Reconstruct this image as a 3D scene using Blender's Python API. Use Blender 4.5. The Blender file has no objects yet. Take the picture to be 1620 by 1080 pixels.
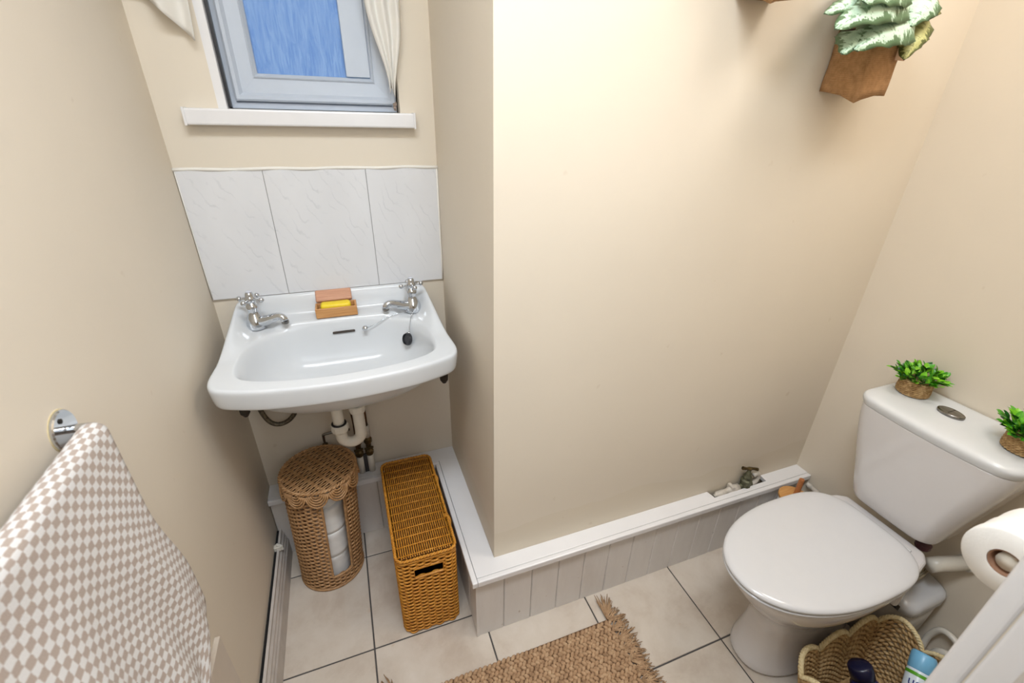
import bpy, bmesh, math, random
from mathutils import Vector, Matrix, Euler
random.seed(7)
S = bpy.context.scene
COL = S.collection
PI = math.pi
V = Vector

# ------------------------------------------------------------------ camera
cam = bpy.data.objects.new('camera', bpy.data.cameras.new('camera'))
COL.objects.link(cam); S.camera = cam
R_ = V((0.93447837, -0.35514624, 0.02492622)); U_ = V((0.1417082, 0.43527021, 0.8890774)); F_ = V((0.32660214, 0.82729136, -0.45707773))
m = Matrix(((R_.x, U_.x, -F_.x), (R_.y, U_.y, -F_.y), (R_.z, U_.z, -F_.z)))
cam.matrix_world = Matrix.Translation((0.363, -1.3764, 1.4127)) @ m.to_4x4()
cam.data.sensor_width = 36; cam.data.sensor_fit = 'HORIZONTAL'
cam.data.lens = 36*715.67/1620
cam.data.shift_x = -12.68/1620; cam.data.shift_y = 7.95/1620
cam.data.clip_start = 0.01
cam.data.dof.use_dof = True; cam.data.dof.focus_distance = 1.45; cam.data.dof.aperture_fstop = 5.0

# ------------------------------------------------------------------ world, lights, exposure
w = bpy.data.worlds.new('sky'); S.world = w; w.use_nodes = True
bg = w.node_tree.nodes['Background']; bg.inputs[0].default_value = (0.235, 0.365, 0.55, 1); bg.inputs[1].default_value = 1.0

def area(name, loc, target, size, power, color, shape='DISK'):
    l = bpy.data.lights.new(name, 'AREA'); l.shape = shape; l.size = size; l.energy = power; l.color = color
    o = bpy.data.objects.new(name, l); COL.objects.link(o); o.location = loc
    o.rotation_euler = (V(target)-V(loc)).to_track_quat('-Z', 'Y').to_euler()
    return o
a_ = area('ceiling_bounce_light', (0.42, -1.16, 2.33), (0.42, -1.15, 0.0), 0.75, 12.3, (0.82, 0.905, 1.0), 'RECTANGLE'); a_.data.size_y = 0.25; a_.data.spread = math.radians(155)
area('ceiling_lamp_light', (1.50, -1.05, 2.28), (1.1, -0.7, 0.0), 0.45, 5.0, (1.0, 0.945, 0.89))
area('hall_flash_fill', (0.55, -2.1, 1.75), (0.45, -0.5, 1.1), 0.9, 4.5, (0.86, 0.93, 1.0))  # added fill for flash bounced behind the camera, no hall lamp
S.view_settings.view_transform = 'Standard'; S.view_settings.look = 'None'
S.view_settings.gamma = 1.0; S.view_settings.use_curve_mapping = False
S.view_settings.exposure = 0.42

# ------------------------------------------------------------------ materials
def lin(c):
    c = [x/255 for x in c]
    return tuple((x/12.92 if x <= .04045 else ((x+.055)/1.055)**2.4) for x in c)+(1,)
class NT:
    def __init__(s, name):
        s.m = bpy.data.materials.new(name); s.m.use_nodes = True
        s.t = s.m.node_tree; s.b = s.t.nodes['Principled BSDF']; s.out = s.t.nodes['Material Output']
    def n(s, typ, **kw):
        o = s.t.nodes.new(typ)
        for k, v in kw.items():
            if k.startswith('i_'): o.inputs[k[2:].replace('_', ' ')].default_value = v
            else: setattr(o, k, v)
        return o
    def l(s, a, b): s.t.links.new(a, b)
    def coord(s, kind='Object', scale=(1, 1, 1), rot=(0, 0, 0), loc=(0, 0, 0)):
        c = s.n('ShaderNodeTexCoord'); mp = s.n('ShaderNodeMapping')
        mp.inputs['Scale'].default_value = scale; mp.inputs['Rotation'].default_value = rot; mp.inputs['Location'].default_value = loc
        s.l(c.outputs[kind], mp.inputs[0]); return mp.outputs[0]
    def noise(s, vec, scale, detail=3, rough=.5, dist=0):
        o = s.n('ShaderNodeTexNoise'); o.inputs['Scale'].default_value = scale; o.inputs['Detail'].default_value = detail
        o.inputs['Roughness'].default_value = rough; o.inputs['Distortion'].default_value = dist
        if vec is not None: s.l(vec, o.inputs['Vector'])
        return o.outputs['Fac']
    def ramp(s, fac, stops):
        o = s.n('ShaderNodeValToRGB'); e = o.color_ramp.elements
        while len(e) < len(stops): e.new(.5)
        for i, (p, c) in enumerate(stops): e[i].position = p; e[i].color = c if len(c) == 4 else lin(c)
        s.l(fac, o.inputs[0]); return o.outputs[0]
    def mix(s, fac, a, b):
        o = s.n('ShaderNodeMix', data_type='RGBA')
        for sock, v in ((o.inputs[0], fac), (o.inputs[6], a), (o.inputs[7], b)):
            if hasattr(v, 'is_linked'): s.l(v, sock)
            else: sock.default_value = v
        return o.outputs[2]
    def math(s, op, a, b=None):
        o = s.n('ShaderNodeMath', operation=op)
        for sock, v in ((o.inputs[0], a), (o.inputs[1], b)):
            if v is None: continue
            if hasattr(v, 'is_linked'): s.l(v, sock)
            else: sock.default_value = v
        return o.outputs[0]
    def bump(s, h, strength=.3, dist=.001):
        o = s.n('ShaderNodeBump'); o.inputs['Strength'].default_value = strength; o.inputs['Distance'].default_value = dist
        s.l(h, o.inputs['Height']); s.l(o.outputs[0], s.b.inputs['Normal'])
    def col(s, c):
        if hasattr(c, 'is_linked'): s.l(c, s.b.inputs['Base Color'])
        else: s.b.inputs['Base Color'].default_value = c
    def set(s, **kw):
        for k, v in kw.items(): s.b.inputs[k.replace('_', ' ')].default_value = v
        return s.m
def simple(name, rgb, rough=.5, metal=0, var=.06, nscale=40, bump=0, bscale=300, coat=0, spec=.5, dist=.0006):
    t = NT(name); v = t.coord()
    a = lin(rgb); d = tuple(x*(1-var*2) for x in a[:3])+(1,)
    t.col(t.ramp(t.noise(v, nscale, 4), [(.3, d), (.7, a)]))
    if bump: t.bump(t.noise(v, bscale, 3), bump, dist)
    return t.set(Roughness=rough, Metallic=metal, Coat_Weight=coat, Specular_IOR_Level=spec)

def paint_mat(name, rgb, patch=None):
    t = NT(name); v = t.coord()
    a = lin(rgb); d = tuple(x*.955 for x in a[:3])+(1,)
    c = t.ramp(t.noise(v, 2.2, 4, .6), [(.3, d), (.7, a)])
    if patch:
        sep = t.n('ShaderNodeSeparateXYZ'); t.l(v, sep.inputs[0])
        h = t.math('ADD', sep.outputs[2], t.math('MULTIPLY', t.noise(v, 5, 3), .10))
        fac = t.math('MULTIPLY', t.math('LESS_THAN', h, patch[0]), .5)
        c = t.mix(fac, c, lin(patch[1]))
    # small marks and scuffs
    sp = t.ramp(t.noise(v, 30, 2, .4), [(.74, (0, 0, 0, 1)), (.80, (1, 1, 1, 1))])
    c = t.mix(t.math('MULTIPLY', sp, .25), c, lin((190, 170, 145)))
    t.col(c); t.bump(t.noise(v, 260, 4, .6), .10, .0008)
    return t.set(Roughness=.62, Specular_IOR_Level=.22)
M = {}
M['wall'] = paint_mat('cream_wall_paint', (226, 215, 198))
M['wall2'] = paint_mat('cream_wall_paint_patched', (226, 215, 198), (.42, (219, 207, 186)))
M['ceiling'] = simple('white_ceiling_paint', (236, 232, 226), .8, var=.01)
M['panel'] = simple('pale_panel_paint', (214, 202, 188), .45, var=.02)
M['hallfloor'] = simple('hall_floor_covering', (170, 150, 130), .7)
M['white'] = simple('white_gloss_paint', (232, 230, 230), .25, var=.02, nscale=12, bump=.08, bscale=60, coat=.1)
def cladding():
    t = NT('pale_cladding'); v = t.coord()
    n = t.noise(t.coord(scale=(6, 6, 1.2)), 6, 5, .7)
    c = t.ramp(n, [(.3, (216, 210, 205)), (.7, (222, 217, 212))])
    c = t.mix(t.ramp(t.noise(v, 55, 2), [(.72, (0, 0, 0, 1)), (.78, (1, 1, 1, 1))]), c, lin((190, 178, 166)))
    t.col(c); return t.set(Roughness=.32)
M['clad'] = cladding()
M['dusty'] = simple('dusty_white_paint', (206, 198, 190), .5, var=.10, nscale=18)
M['ceramic'] = simple('white_ceramic', (216, 218, 220), .2, var=.004, coat=.12, spec=.4)
M['cistern'] = simple('cistern_ceramic', (216, 213, 213), .10, var=.006, coat=.35)
M['seatplastic'] = simple('white_seat_plastic', (208, 208, 210), .16, var=.006, coat=.25)
M['upvc'] = simple('backlit_window_plastic', (190, 198, 210), .28, var=.01)  # white plastic, with the dim bluish window light mixed into its colour
M['chrome'] = simple('polished_chrome', (205, 208, 212), .07, 1, var=.01)
M['steel'] = simple('dull_button_chrome', (150, 146, 140), .28, 1, var=.12, nscale=60)
M['brass'] = simple('tarnished_brass', (120, 102, 68), .45, .8, var=.3, nscale=60, bump=.3, bscale=200)
M['verdigris'] = simple('grey_green_valve_metal', (122, 122, 98), .55, .5, var=.3, nscale=80, bump=.4, bscale=160)
M['iron'] = simple('dark_bracket_iron', (66, 60, 54), .55, .6, var=.3, nscale=60)
M['copper'] = simple('old_copper_pipe', (120, 88, 58), .4, .9, var=.3, nscale=50)
M['pipe'] = simple('white_plastic_pipe', (226, 220, 208), .3, var=.03)
M['dirtypipe'] = simple('paint_splashed_pipe', (216, 208, 196), .5, var=.15, nscale=60, bump=.5, bscale=120, dist=.002)
M['green'] = simple('green_rubber_washer', (60, 92, 78), .5)
M['braid'] = simple('braided_steel_hose', (132, 124, 108), .4, .7, var=.35, nscale=160, bump=.8, bscale=500)
M['dark'] = simple('gap_shade_dark', (26, 24, 24), .9)  # near-black standing in for shade inside gaps
M['grout'] = simple('dark_grey_grout', (84, 80, 78), .85, var=.1, nscale=80)
M['lightgrout'] = simple('grey_wall_grout', (150, 148, 146), .8, var=.05)
M['bead'] = simple('white_tile_bead', (236, 232, 224), .5, var=.02)
M['black'] = simple('black_rubber', (40, 40, 44), .35)
M['yellow'] = simple('yellow_bar_soap', (244, 214, 40), .45, var=.04)
def bamboo(name, a, b):
    t = NT(name); v = t.coord(scale=(3, 60, 60))
    t.col(t.ramp(t.noise(v, 6, 4, .6), [(.3, a), (.7, b)])); t.bump(t.noise(v, 12, 2), .15, .0005)
    return t.set(Roughness=.45)
M['bamboo'] = bamboo('bamboo_wood', (186, 128, 72), (214, 162, 106))
M['bambood'] = bamboo('pink_brown_wood', (190, 138, 112), (210, 160, 130))
M['brushwood'] = bamboo('turned_brush_wood', (190, 128, 66), (222, 170, 104))
M['paper'] = simple('toilet_paper', (240, 238, 234), .9, var=.02, bump=.5, bscale=260)
M['card'] = simple('brown_card_core', (150, 112, 88), .9)
M['cap_blue'] = simple('light_blue_cap', (120, 184, 224), .3, var=.02)
M['navy'] = simple('navy_bottle_plastic', (26, 28, 84), .2, var=.05, coat=.3)
M['red'] = simple('red_print', (200, 44, 44), .35)
M['labelwhite'] = simple('white_label', (220, 222, 232), .4)
M['lime'] = simple('green_print', (90, 170, 40), .35)
M['ink'] = simple('blue_print', (20, 36, 128), .4)
M['canwhite'] = simple('white_can_paint', (222, 234, 244), .25, var=.03)
M['cream_cloth'] = None
def tile_mat():
    t = NT('beige_floor_tile'); v = t.coord()
    oi = t.n('ShaderNodeObjectInfo')
    add = t.n('ShaderNodeVectorMath', operation='ADD'); sc = t.n('ShaderNodeVectorMath', operation='SCALE')
    comb = t.n('ShaderNodeCombineXYZ'); t.l(oi.outputs['Random'], comb.inputs[0]); t.l(oi.outputs['Random'], comb.inputs[1])
    t.l(comb.outputs[0], sc.inputs[0]); sc.inputs['Scale'].default_value = 20
    t.l(v, add.inputs[0]); t.l(sc.outputs[0], add.inputs[1])
    n1 = t.noise(add.outputs[0], 7, 7, .65, .25)
    c = t.ramp(n1, [(.28, (188, 172, 156)), (.5, (206, 194, 180)), (.75, (216, 206, 194))])
    n2 = t.noise(add.outputs[0], 26, 3, .5)
    c = t.mix(t.math('MULTIPLY', t.ramp(n2, [(.70, (0, 0, 0, 1)), (.76, (1, 1, 1, 1))]), .35), c, lin((196, 168, 138)))
    t.col(c); t.bump(t.noise(add.outputs[0], 60, 3), .05, .0006)
    return t.set(Roughness=.3)
M['tile'] = tile_mat()
def marble():
    t = NT('white_marbled_wall_tile')
    v = t.coord(scale=(1.6, 1, 1), rot=(0, .75, 0))
    wv = t.n('ShaderNodeTexWave', wave_type='BANDS', bands_direction='X'); t.l(v, wv.inputs['Vector'])
    wv.inputs['Scale'].default_value = 9; wv.inputs['Distortion'].default_value = 9; wv.inputs['Detail'].default_value = 4; wv.inputs['Detail Scale'].default_value = 1.5
    msk = t.ramp(t.noise(v, 14, 3), [(.48, (0, 0, 0, 1)), (.62, (1, 1, 1, 1))])
    vein = t.math('MULTIPLY', t.ramp(wv.outputs['Fac'], [(0.0, (1, 1, 1, 1)), (.10, (0, 0, 0, 1))]), msk)
    c = t.ramp(t.noise(v, 5, 3), [(.3, (221, 221, 223)), (.7, (227, 227, 229))])
    t.col(t.mix(t.math('MULTIPLY', vein, .6), c, lin((206, 207, 210))))
    return t.set(Roughness=.12)
M['marble'] = marble()
def straw(name, a, b, c, sc=90, rough=.5):
    t = NT(name); v = t.coord()
    n = t.noise(v, sc, 3, .6)
    t.col(t.ramp(n, [(.25, a), (.5, b), (.75, c)])); t.bump(t.noise(v, sc*4, 2), .3, .0005)
    return t.set(Roughness=rough)
M['wicker'] = straw('brown_wicker', (136, 98, 60), (174, 132, 88), (198, 158, 116))
M['amber'] = straw('amber_wicker', (162, 98, 22), (200, 134, 40), (218, 158, 66))
M['seagrass'] = straw('seagrass_weave', (138, 106, 66), (176, 144, 98), (200, 172, 126), 70, .7)
M['strawrim'] = straw('pale_straw_binding', (196, 174, 126), (218, 200, 156), (232, 218, 180), 120, .7)
M['rope'] = straw('brown_rope_coil', (128, 96, 56), (172, 138, 92), (206, 176, 128), 110, .7)
M['jute'] = straw('brown_jute', (142, 110, 80), (176, 142, 108), (198, 168, 134), 60, .85)
def burlap():
    t = NT('brown_burlap'); v = t.coord()
    outs = []
    for rot in ((0, 0, 0), (0, PI/2, 0)):
        wv = t.n('ShaderNodeTexWave', wave_type='BANDS', bands_direction='Z'); t.l(t.coord(rot=rot), wv.inputs['Vector'])
        wv.inputs['Scale'].default_value = 95; wv.inputs['Distortion'].default_value = 1.2; outs.append(wv.outputs['Fac'])
    h = t.math('MULTIPLY', outs[0], outs[1])
    c = t.ramp(t.noise(v, 90, 5, .7), [(.3, (150, 110, 70)), (.7, (186, 144, 100))])
    t.col(t.mix(t.math('MULTIPLY', h, .35), lin((140, 94, 52)), c) if False else t.mix(t.math('MULTIPLY', h, .4), c, lin((214, 168, 120))))
    t.bump(h, .6, .001); return t.set(Roughness=.9)
M['burlap'] = burlap()
def leaf_begonia(name, g, s, e):
    t = NT(name); uv = t.coord('UV')
    sep = t.n('ShaderNodeSeparateXYZ'); t.l(uv, sep.inputs[0])   # x: 0 base..1 tip ; y: 0 edge, .5 midrib, 1 edge
    d = t.math('MULTIPLY', t.math('ABSOLUTE', t.math('SUBTRACT', sep.outputs[1], .5)), 2)
    n = t.noise(t.coord('UV', scale=(22, 3, 1)), 1.0, 4, .7, .5)
    k = t.math('ADD', t.math('MULTIPLY', t.math('SUBTRACT', n, .5), 2.2), d)
    c = t.ramp(k, [(.02, e), (.08, s), (.56, s), (.66, g), (1.0, g)])
    sp = t.ramp(t.noise(t.coord('UV', scale=(30, 30, 1)), 1, 2), [(.62, (0, 0, 0, 1)), (.68, (1, 1, 1, 1))])
    c = t.mix(t.math('MULTIPLY', sp, .35), c, lin(g))
    t.col(c); t.bump(t.noise(t.coord('UV', scale=(14, 4, 1)), 1, 3), .5, .002)
    return t.set(Roughness=.55)
M['begonia'] = leaf_begonia('silver_begonia_leaf', (88, 118, 82), (196, 222, 200), (130, 160, 130))
M['begoniad'] = leaf_begonia('olive_begonia_leaf', (92, 98, 50), (188, 188, 126), (140, 142, 84))
def leafg(name, a, b):
    t = NT(name); oi = t.n('ShaderNodeTexCoord')
    t.col(t.ramp(t.noise(t.coord(), 60, 2), [(.35, a), (.65, b)])); return t.set(Roughness=.35)
M['leaf1'] = leafg('bright_plastic_leaf', (112, 186, 30), (150, 212, 60))
M['leaf2'] = leafg('mid_green_plastic_leaf', (60, 146, 26), (100, 180, 44))
M['leaf3'] = leafg('dark_plastic_leaf', (16, 76, 24), (36, 104, 36))
def towel_mat():
    t = NT('checked_towel'); uv = t.coord('UV')
    nz = t.n('ShaderNodeTexNoise'); nz.inputs['Scale'].default_value = 260; t.l(uv, nz.inputs['Vector'])
    mx = t.n('ShaderNodeVectorMath', operation='SCALE'); sb = t.n('ShaderNodeVectorMath', operation='SUBTRACT'); ad = t.n('ShaderNodeVectorMath', operation='ADD')
    t.l(nz.outputs['Color'], sb.inputs[0]); sb.inputs[1].default_value = (.5, .5, -2.0)
    t.l(sb.outputs[0], mx.inputs[0]); mx.inputs['Scale'].default_value = .0034
    t.l(uv, ad.inputs[0]); t.l(mx.outputs[0], ad.inputs[1])
    ck = t.n('ShaderNodeTexChecker'); ck.inputs['Scale'].default_value = 1/.0105; t.l(ad.outputs[0], ck.inputs['Vector'])
    ck.inputs['Color1'].default_value = lin((246, 243, 240)); ck.inputs['Color2'].default_value = lin((188, 166, 150))
    fuzz = t.noise(uv, 900, 3)
    c = t.mix(t.math('MULTIPLY', fuzz, .25), ck.outputs['Color'], lin((214, 200, 188)))
    t.col(c); t.bump(t.math('ADD', t.math('MULTIPLY', ck.outputs['Fac'], .8), fuzz), .9, .0025)
    return t.set(Roughness=.95, Sheen_Weight=.3)
M['towel'] = towel_mat()
def cloth_mat():
    t = NT('sheer_cream_curtain')
    t.col(lin((250, 247, 241))); t.bump(t.noise(t.coord(), 500, 2), .2, .0005)
    t.set(Roughness=.85)
    tr = t.n('ShaderNodeBsdfTranslucent'); tr.inputs[0].default_value = lin((250, 247, 241))
    mx = t.n('ShaderNodeMixShader'); mx.inputs[0].default_value = .35
    t.l(t.b.outputs[0], mx.inputs[1]); t.l(tr.outputs[0], mx.inputs[2]); t.l(mx.outputs[0], t.out.inputs[0])
    return t.m
M['curtain'] = cloth_mat()
def glass_mat():
    t = NT('rippled_blue_glass')
    v = t.coord(scale=(70, 1, 9)); h = t.noise(v, 1.6, 4, .6, 1.2)
    t.col(t.ramp(h, [(.35, (176, 200, 236)), (.65, (214, 228, 248))]))  # lighter and darker refraction streaks painted into the tint
    t.bump(h, .8, .004)
    return t.set(Roughness=.18, Transmission_Weight=.92, IOR=1.25)
M['glass'] = glass_mat()

# ------------------------------------------------------------------ helpers
def obj(name, verts, faces, mat, parent=None, smooth=False, loc=None, bevel=0, sub=0, uvs=None, solid=0, seg=2):
    """verts in world coordinates; the object's origin is its thing's base"""
    base = V(loc) if loc is not None else (V(parent['_b']) if parent is not None else V((0, 0, 0)))
    me = bpy.data.meshes.new(name)
    me.from_pydata([tuple(V(v)-base) for v in verts], [], faces)
    me.update()
    bm = bmesh.new(); bm.from_mesh(me); bmesh.ops.recalc_face_normals(bm, faces=bm.faces); bm.to_mesh(me); bm.free()
    if uvs:
        ul = me.uv_layers.new(name='UVMap')
        for lp in me.loops: ul.data[lp.index].uv = uvs[lp.vertex_index]
    me.materials.append(M[mat] if isinstance(mat, str) else mat)
    if smooth: me.polygons.foreach_set('use_smooth', [True]*len(me.polygons))
    o = bpy.data.objects.new(name, me); COL.objects.link(o)
    if parent is not None: o.parent = parent; o['_b'] = tuple(base)
    else: o.location = base; o['_b'] = tuple(base)
    if bevel:
        b = o.modifiers.new('bevel', 'BEVEL'); b.width = bevel; b.segments = seg; b.limit_method = 'ANGLE'; b.angle_limit = .6
        b.harden_normals = False
    if sub: s = o.modifiers.new('sub', 'SUBSURF'); s.levels = sub; s.render_levels = sub
    if solid: s = o.modifiers.new('solid', 'SOLIDIFY'); s.thickness = solid; s.offset = 0
    return o
def tag(o, label, cat, group=None):
    o['label'] = label; o['category'] = cat
    if group: o['group'] = group
    return o
def thing(name, loc, label, cat, group=None):
    o = bpy.data.objects.new(name, None); COL.objects.link(o); o.location = loc; o['_b'] = tuple(loc); o.empty_display_size = .02
    return tag(o, label, cat, group)
def structure(o): o['kind'] = 'structure'; return o
def stuff(o): o['kind'] = 'stuff'; return o
def dup(root, loc, rotz=0, label=None):
    r = root.copy(); COL.objects.link(r); r.location = loc; r.rotation_euler = (0, 0, rotz)
    if label: r['label'] = label
    def rec(a, b):
        for ch in a.children:
            c = ch.copy(); COL.objects.link(c); c.parent = b; rec(ch, c)
    rec(root, r); return r
def boxv(lo, hi):
    x0, y0, z0 = lo; x1, y1, z1 = hi
    return [(x0, y0, z0), (x1, y0, z0), (x1, y1, z0), (x0, y1, z0), (x0, y0, z1), (x1, y0, z1), (x1, y1, z1), (x0, y1, z1)], \
           [(0, 3, 2, 1), (4, 5, 6, 7), (0, 1, 5, 4), (1, 2, 6, 5), (2, 3, 7, 6), (3, 0, 4, 7)]
def box(name, lo, hi, mat, parent=None, bevel=0, **k):
    v, f = boxv(lo, hi); return obj(name, v, f, mat, parent, bevel=bevel, **k)
class MB:
    def __init__(s): s.v = []; s.f = []
    def add(s, vf):
        n = len(s.v); s.v += [tuple(x) for x in vf[0]]; s.f += [tuple(i+n for i in f) for f in vf[1]]; return s
    def build(s, name, mat, parent=None, **k): return obj(name, s.v, s.f, mat, parent, **k)
def tube(pts, r, n=6, closed=False, cap=True):
    pts = [V(p) for p in pts]; N = len(pts); vs = []; fs = []
    rr = r if isinstance(r, (list, tuple)) else [r]*N
    up = None
    for i, p in enumerate(pts):
        a = pts[(i-1) % N] if (closed or i > 0) else p; b = pts[(i+1) % N] if (closed or i < N-1) else p
        t = (b-a).normalized() if (b-a).length > 1e-9 else V((0, 0, 1))
        if up is None: up = t.orthogonal().normalized()
        up = (up - t*up.dot(t))
        up = up.normalized() if up.length > 1e-6 else t.orthogonal().normalized()
        s = t.cross(up)
        for k in range(n):
            a_ = 2*PI*k/n; vs.append(p+(up*math.cos(a_)+s*math.sin(a_))*rr[i])
    for i in range(N if closed else N-1):
        j = (i+1) % N
        for k in range(n):
            l = (k+1) % n; fs.append((i*n+k, i*n+l, j*n+l, j*n+k))
    if not closed and cap: fs.append(tuple(range(n))[::-1]); fs.append(tuple((N-1)*n+k for k in range(n)))
    return vs, fs
def lathe(prof, c=(0, 0, 0), n=24, axis=(0, 0, 1), cap=True):
    q = V((0, 0, 1)).rotation_difference(V(axis).normalized()); c = V(c); vs = []; fs = []
    for (r, z) in prof:
        for k in range(n):
            a = 2*PI*k/n; vs.append(c+q @ V((r*math.cos(a), r*math.sin(a), z)))
    for i in range(len(prof)-1):
        for k in range(n):
            l = (k+1) % n; fs.append((i*n+k, i*n+l, (i+1)*n+l, (i+1)*n+k))
    if cap: fs.append(tuple(range(n))[::-1]); fs.append(tuple((len(prof)-1)*n+k for k in range(n)))
    return vs, fs
def loft(rings, cap0=True, cap1=True):
    n = len(rings[0]); vs = [tuple(p) for r in rings for p in r]; fs = []
    for i in range(len(rings)-1):
        for k in range(n):
            l = (k+1) % n; fs.append((i*n+k, i*n+l, (i+1)*n+l, (i+1)*n+k))
    if cap0: fs.append(tuple(range(n))[::-1])
    if cap1: fs.append(tuple((len(rings)-1)*n+k for k in range(n)))
    return vs, fs
def sphere(c, r, n=12, m_=8, sc=(1, 1, 1)):
    c = V(c); vs = []; fs = []
    for i in range(1, m_):
        for k in range(n):
            a = PI*i/m_; b = 2*PI*k/n
            vs.append(c+V((math.sin(a)*math.cos(b)*sc[0], math.sin(a)*math.sin(b)*sc[1], math.cos(a)*sc[2]))*r)
    for i in range(m_-2):
        for k in range(n):
            l = (k+1) % n; fs.append((i*n+k, (i+1)*n+k, (i+1)*n+l, i*n+l))
    fs.append(tuple(range(n))); fs.append(tuple((m_-2)*n+k for k in range(n))[::-1])
    return vs, fs
def smoothpath(pts, n):
    """Catmull-Rom through pts, n samples"""
    P = [V(p) for p in pts]; P = [P[0]*2-P[1]]+P+[P[-1]*2-P[-2]]; out = []
    seg = len(P)-3
    for i in range(n):
        t = i/(n-1)*seg; k = min(int(t), seg-1); t -= k; a, b, c, d = P[k:k+4]
        out.append(.5*((2*b)+(c-a)*t+(2*a-5*b+4*c-d)*t*t+(3*b-a-3*c+d)*t**3))
    return out
def sstep(a, b, x):
    t = max(0, min(1, (x-a)/(b-a))); return t*t*(3-2*t)
def prism(name, poly, z0, z1, mat, parent=None, **k):
    n = len(poly); vs = [(x, y, z0) for x, y in poly]+[(x, y, z1) for x, y in poly]
    fs = [tuple(range(n))[::-1], tuple(range(n, 2*n))]+[(i, (i+1) % n, n+(i+1) % n, n+i) for i in range(n)]
    return obj(name, vs, fs, mat, parent, **k)

# ------------------------------------------------------------------ measured layout (metres)
W = .636; D = .5266; X2 = 1.836; H = .263; ZC = 2.35; FY = -1.30; FB = -1.42
LX = .554; LA = -.082; LM = -.590       # outer edges of the pipe-boxing top

# ------------------------------------------------------------------ room shell
structure(box('wall_left', (-.10, -2.6, -.03), (0, 0, ZC), 'wall'))
wb = MB()
WX0, WX1, WZ0, WZ1 = .127, .546, 1.395, 2.0
for lo, hi in (((-.1, 0, -.03), (W+.1, .18, WZ0)), ((-.1, 0, WZ1), (W+.1, .18, ZC)), ((-.1, 0, WZ0), (WX0, .18, WZ1)), ((WX1, 0, WZ0), (W+.1, .18, WZ1))):
    wb.add(boxv(lo, hi))
structure(wb.build('wall_back', 'wall'))
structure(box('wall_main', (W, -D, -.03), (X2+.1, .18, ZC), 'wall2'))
structure(box('wall_right', (X2, FB, -.03), (X2+.1, -D, ZC), 'wall'))
DX0, DX1, DZ = .13, .90, 2.02
fw = MB()
for lo, hi in (((DX1, FB, -.03), (X2, FY, ZC)), ((0, FB, -.03), (DX0, FY, ZC)), ((DX0, FB, DZ), (DX1, FY, ZC))): fw.add(boxv(lo, hi))
structure(fw.build('wall_front', 'wall'))
structure(box('ceiling', (-.1, -2.7, ZC), (X2+.1, .18, ZC+.08), 'ceiling'))
fl = structure(box('floor', (-.05, -1.42, -.03), (X2+.05, .05, -.0025), 'grout'))
structure(box('floor_hall', (-.05, -2.65, -.03), (X2+.1, -1.42, 0), 'hallfloor'))
hw = MB(); hw.add(boxv((-.1, -2.7, 0), (X2+.1, -2.6, ZC))); hw.add(boxv((X2, -2.6, 0), (X2+.1, FB, ZC)))
structure(hw.build('wall_hall', 'wall'))
# floor tiles, each one an object
gx = [-.0585+.3305*i for i in range(7)]; gy = [-1.498+.33*i for i in range(6)]
for i in range(6):
    for j in range(5):
        x0, x1 = max(gx[i]+.0022, .001), min(gx[i+1]-.0022, X2-.001); y0, y1 = max(gy[j]+.0022, -1.42), min(gy[j+1]-.0022, -.001)
        if x1-x0 < .01 or y1-y0 < .01 or (x0 > LX+.06 and y0 > LM+.06): continue
        t = box('floor_tile', (x0, y0, -.012), (x1, y1, 0), 'tile', fl, bevel=.0012, seg=1)
# door lining and architrave of the doorway the camera stands in
dl = thing('trim_1', (DX1, FY, 0), 'white painted doorway lining at the right edge of the view', 'door frame')
del dl['label'], dl['category']; structure(dl)
box('architrave', (DX1-.004, FY-.002, 0), (DX1+.055, FY+.019, DZ+.05), 'white', dl, bevel=.005, seg=3)
box('door_lining', (DX1-.014, FB-.01, 0), (DX1+.0, FY-.0045, DZ), 'white', dl, bevel=.003)
box('door_stop', (DX1-.028, FB+.0, 0), (DX1-.0135, FY-.028, DZ), 'dusty', dl, bevel=.003)
# pale flat board low on the left wall
lp = structure(box('trim_2', (0, -1.24, .0), (.010, -.655, .455), 'panel', bevel=.001))

# ------------------------------------------------------------------ window
wn = bpy.data.objects.new('window_1', None); COL.objects.link(wn); wn.location = (.33, .05, WZ0); wn['_b'] = (.33, .05, WZ0); structure(wn)
def frame_ring(x0, x1, z0, z1, prof, mat, name):
    """rectangular picture-frame ring: prof = [(inset, y)...] closed profile"""
    rings = []
    for ins, y in prof: rings.append([(x0+ins, y, z0+ins), (x1-ins, y, z0+ins), (x1-ins, y, z1-ins), (x0+ins, y, z1-ins)])
    vs = [p for r in rings for p in r]; fs = []
    n = len(prof)
    for i in range(n):
        for k in range(4):
            l = (k+1) % 4; j = (i+1) % n; fs.append((i*4+k, i*4+l, j*4+l, j*4+k))
    return obj(name, vs, fs, mat, wn)
frame_ring(.151, WX1-.004, 1.408, WZ1, [(0, .10), (0, .036), (.012, .034), (.016, .040), (.024, .040), (.024, .10)], 'upvc', 'window_frame')
frame_ring(.163, .540, 1.424, WZ1-.014, [(0, .09), (0, .026), (.004, .022), (.011, .022), (.018, .030), (.052, .032), (.052, .09)], 'upvc', 'casement')
frame_ring(.2105, .4905, 1.4735, 1.94, [(0, .045), (0, .030), (.003, .028), (.010, .036), (.010, .045)], 'upvc', 'glazing_bead')
box('casement_stile', (.424, .0305, 1.4855), (.4815, .09, 1.93), 'upvc', wn, bevel=.001)
gl = box('pane', (.219, .048, 1.480), (.425, .052, 1.935), 'glass', wn)
box('gap_shade_strip', (.146, .020, 1.41), (.152, .10, WZ1), 'black', wn)  # black strip in place of the shaded gap beside the frame
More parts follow.
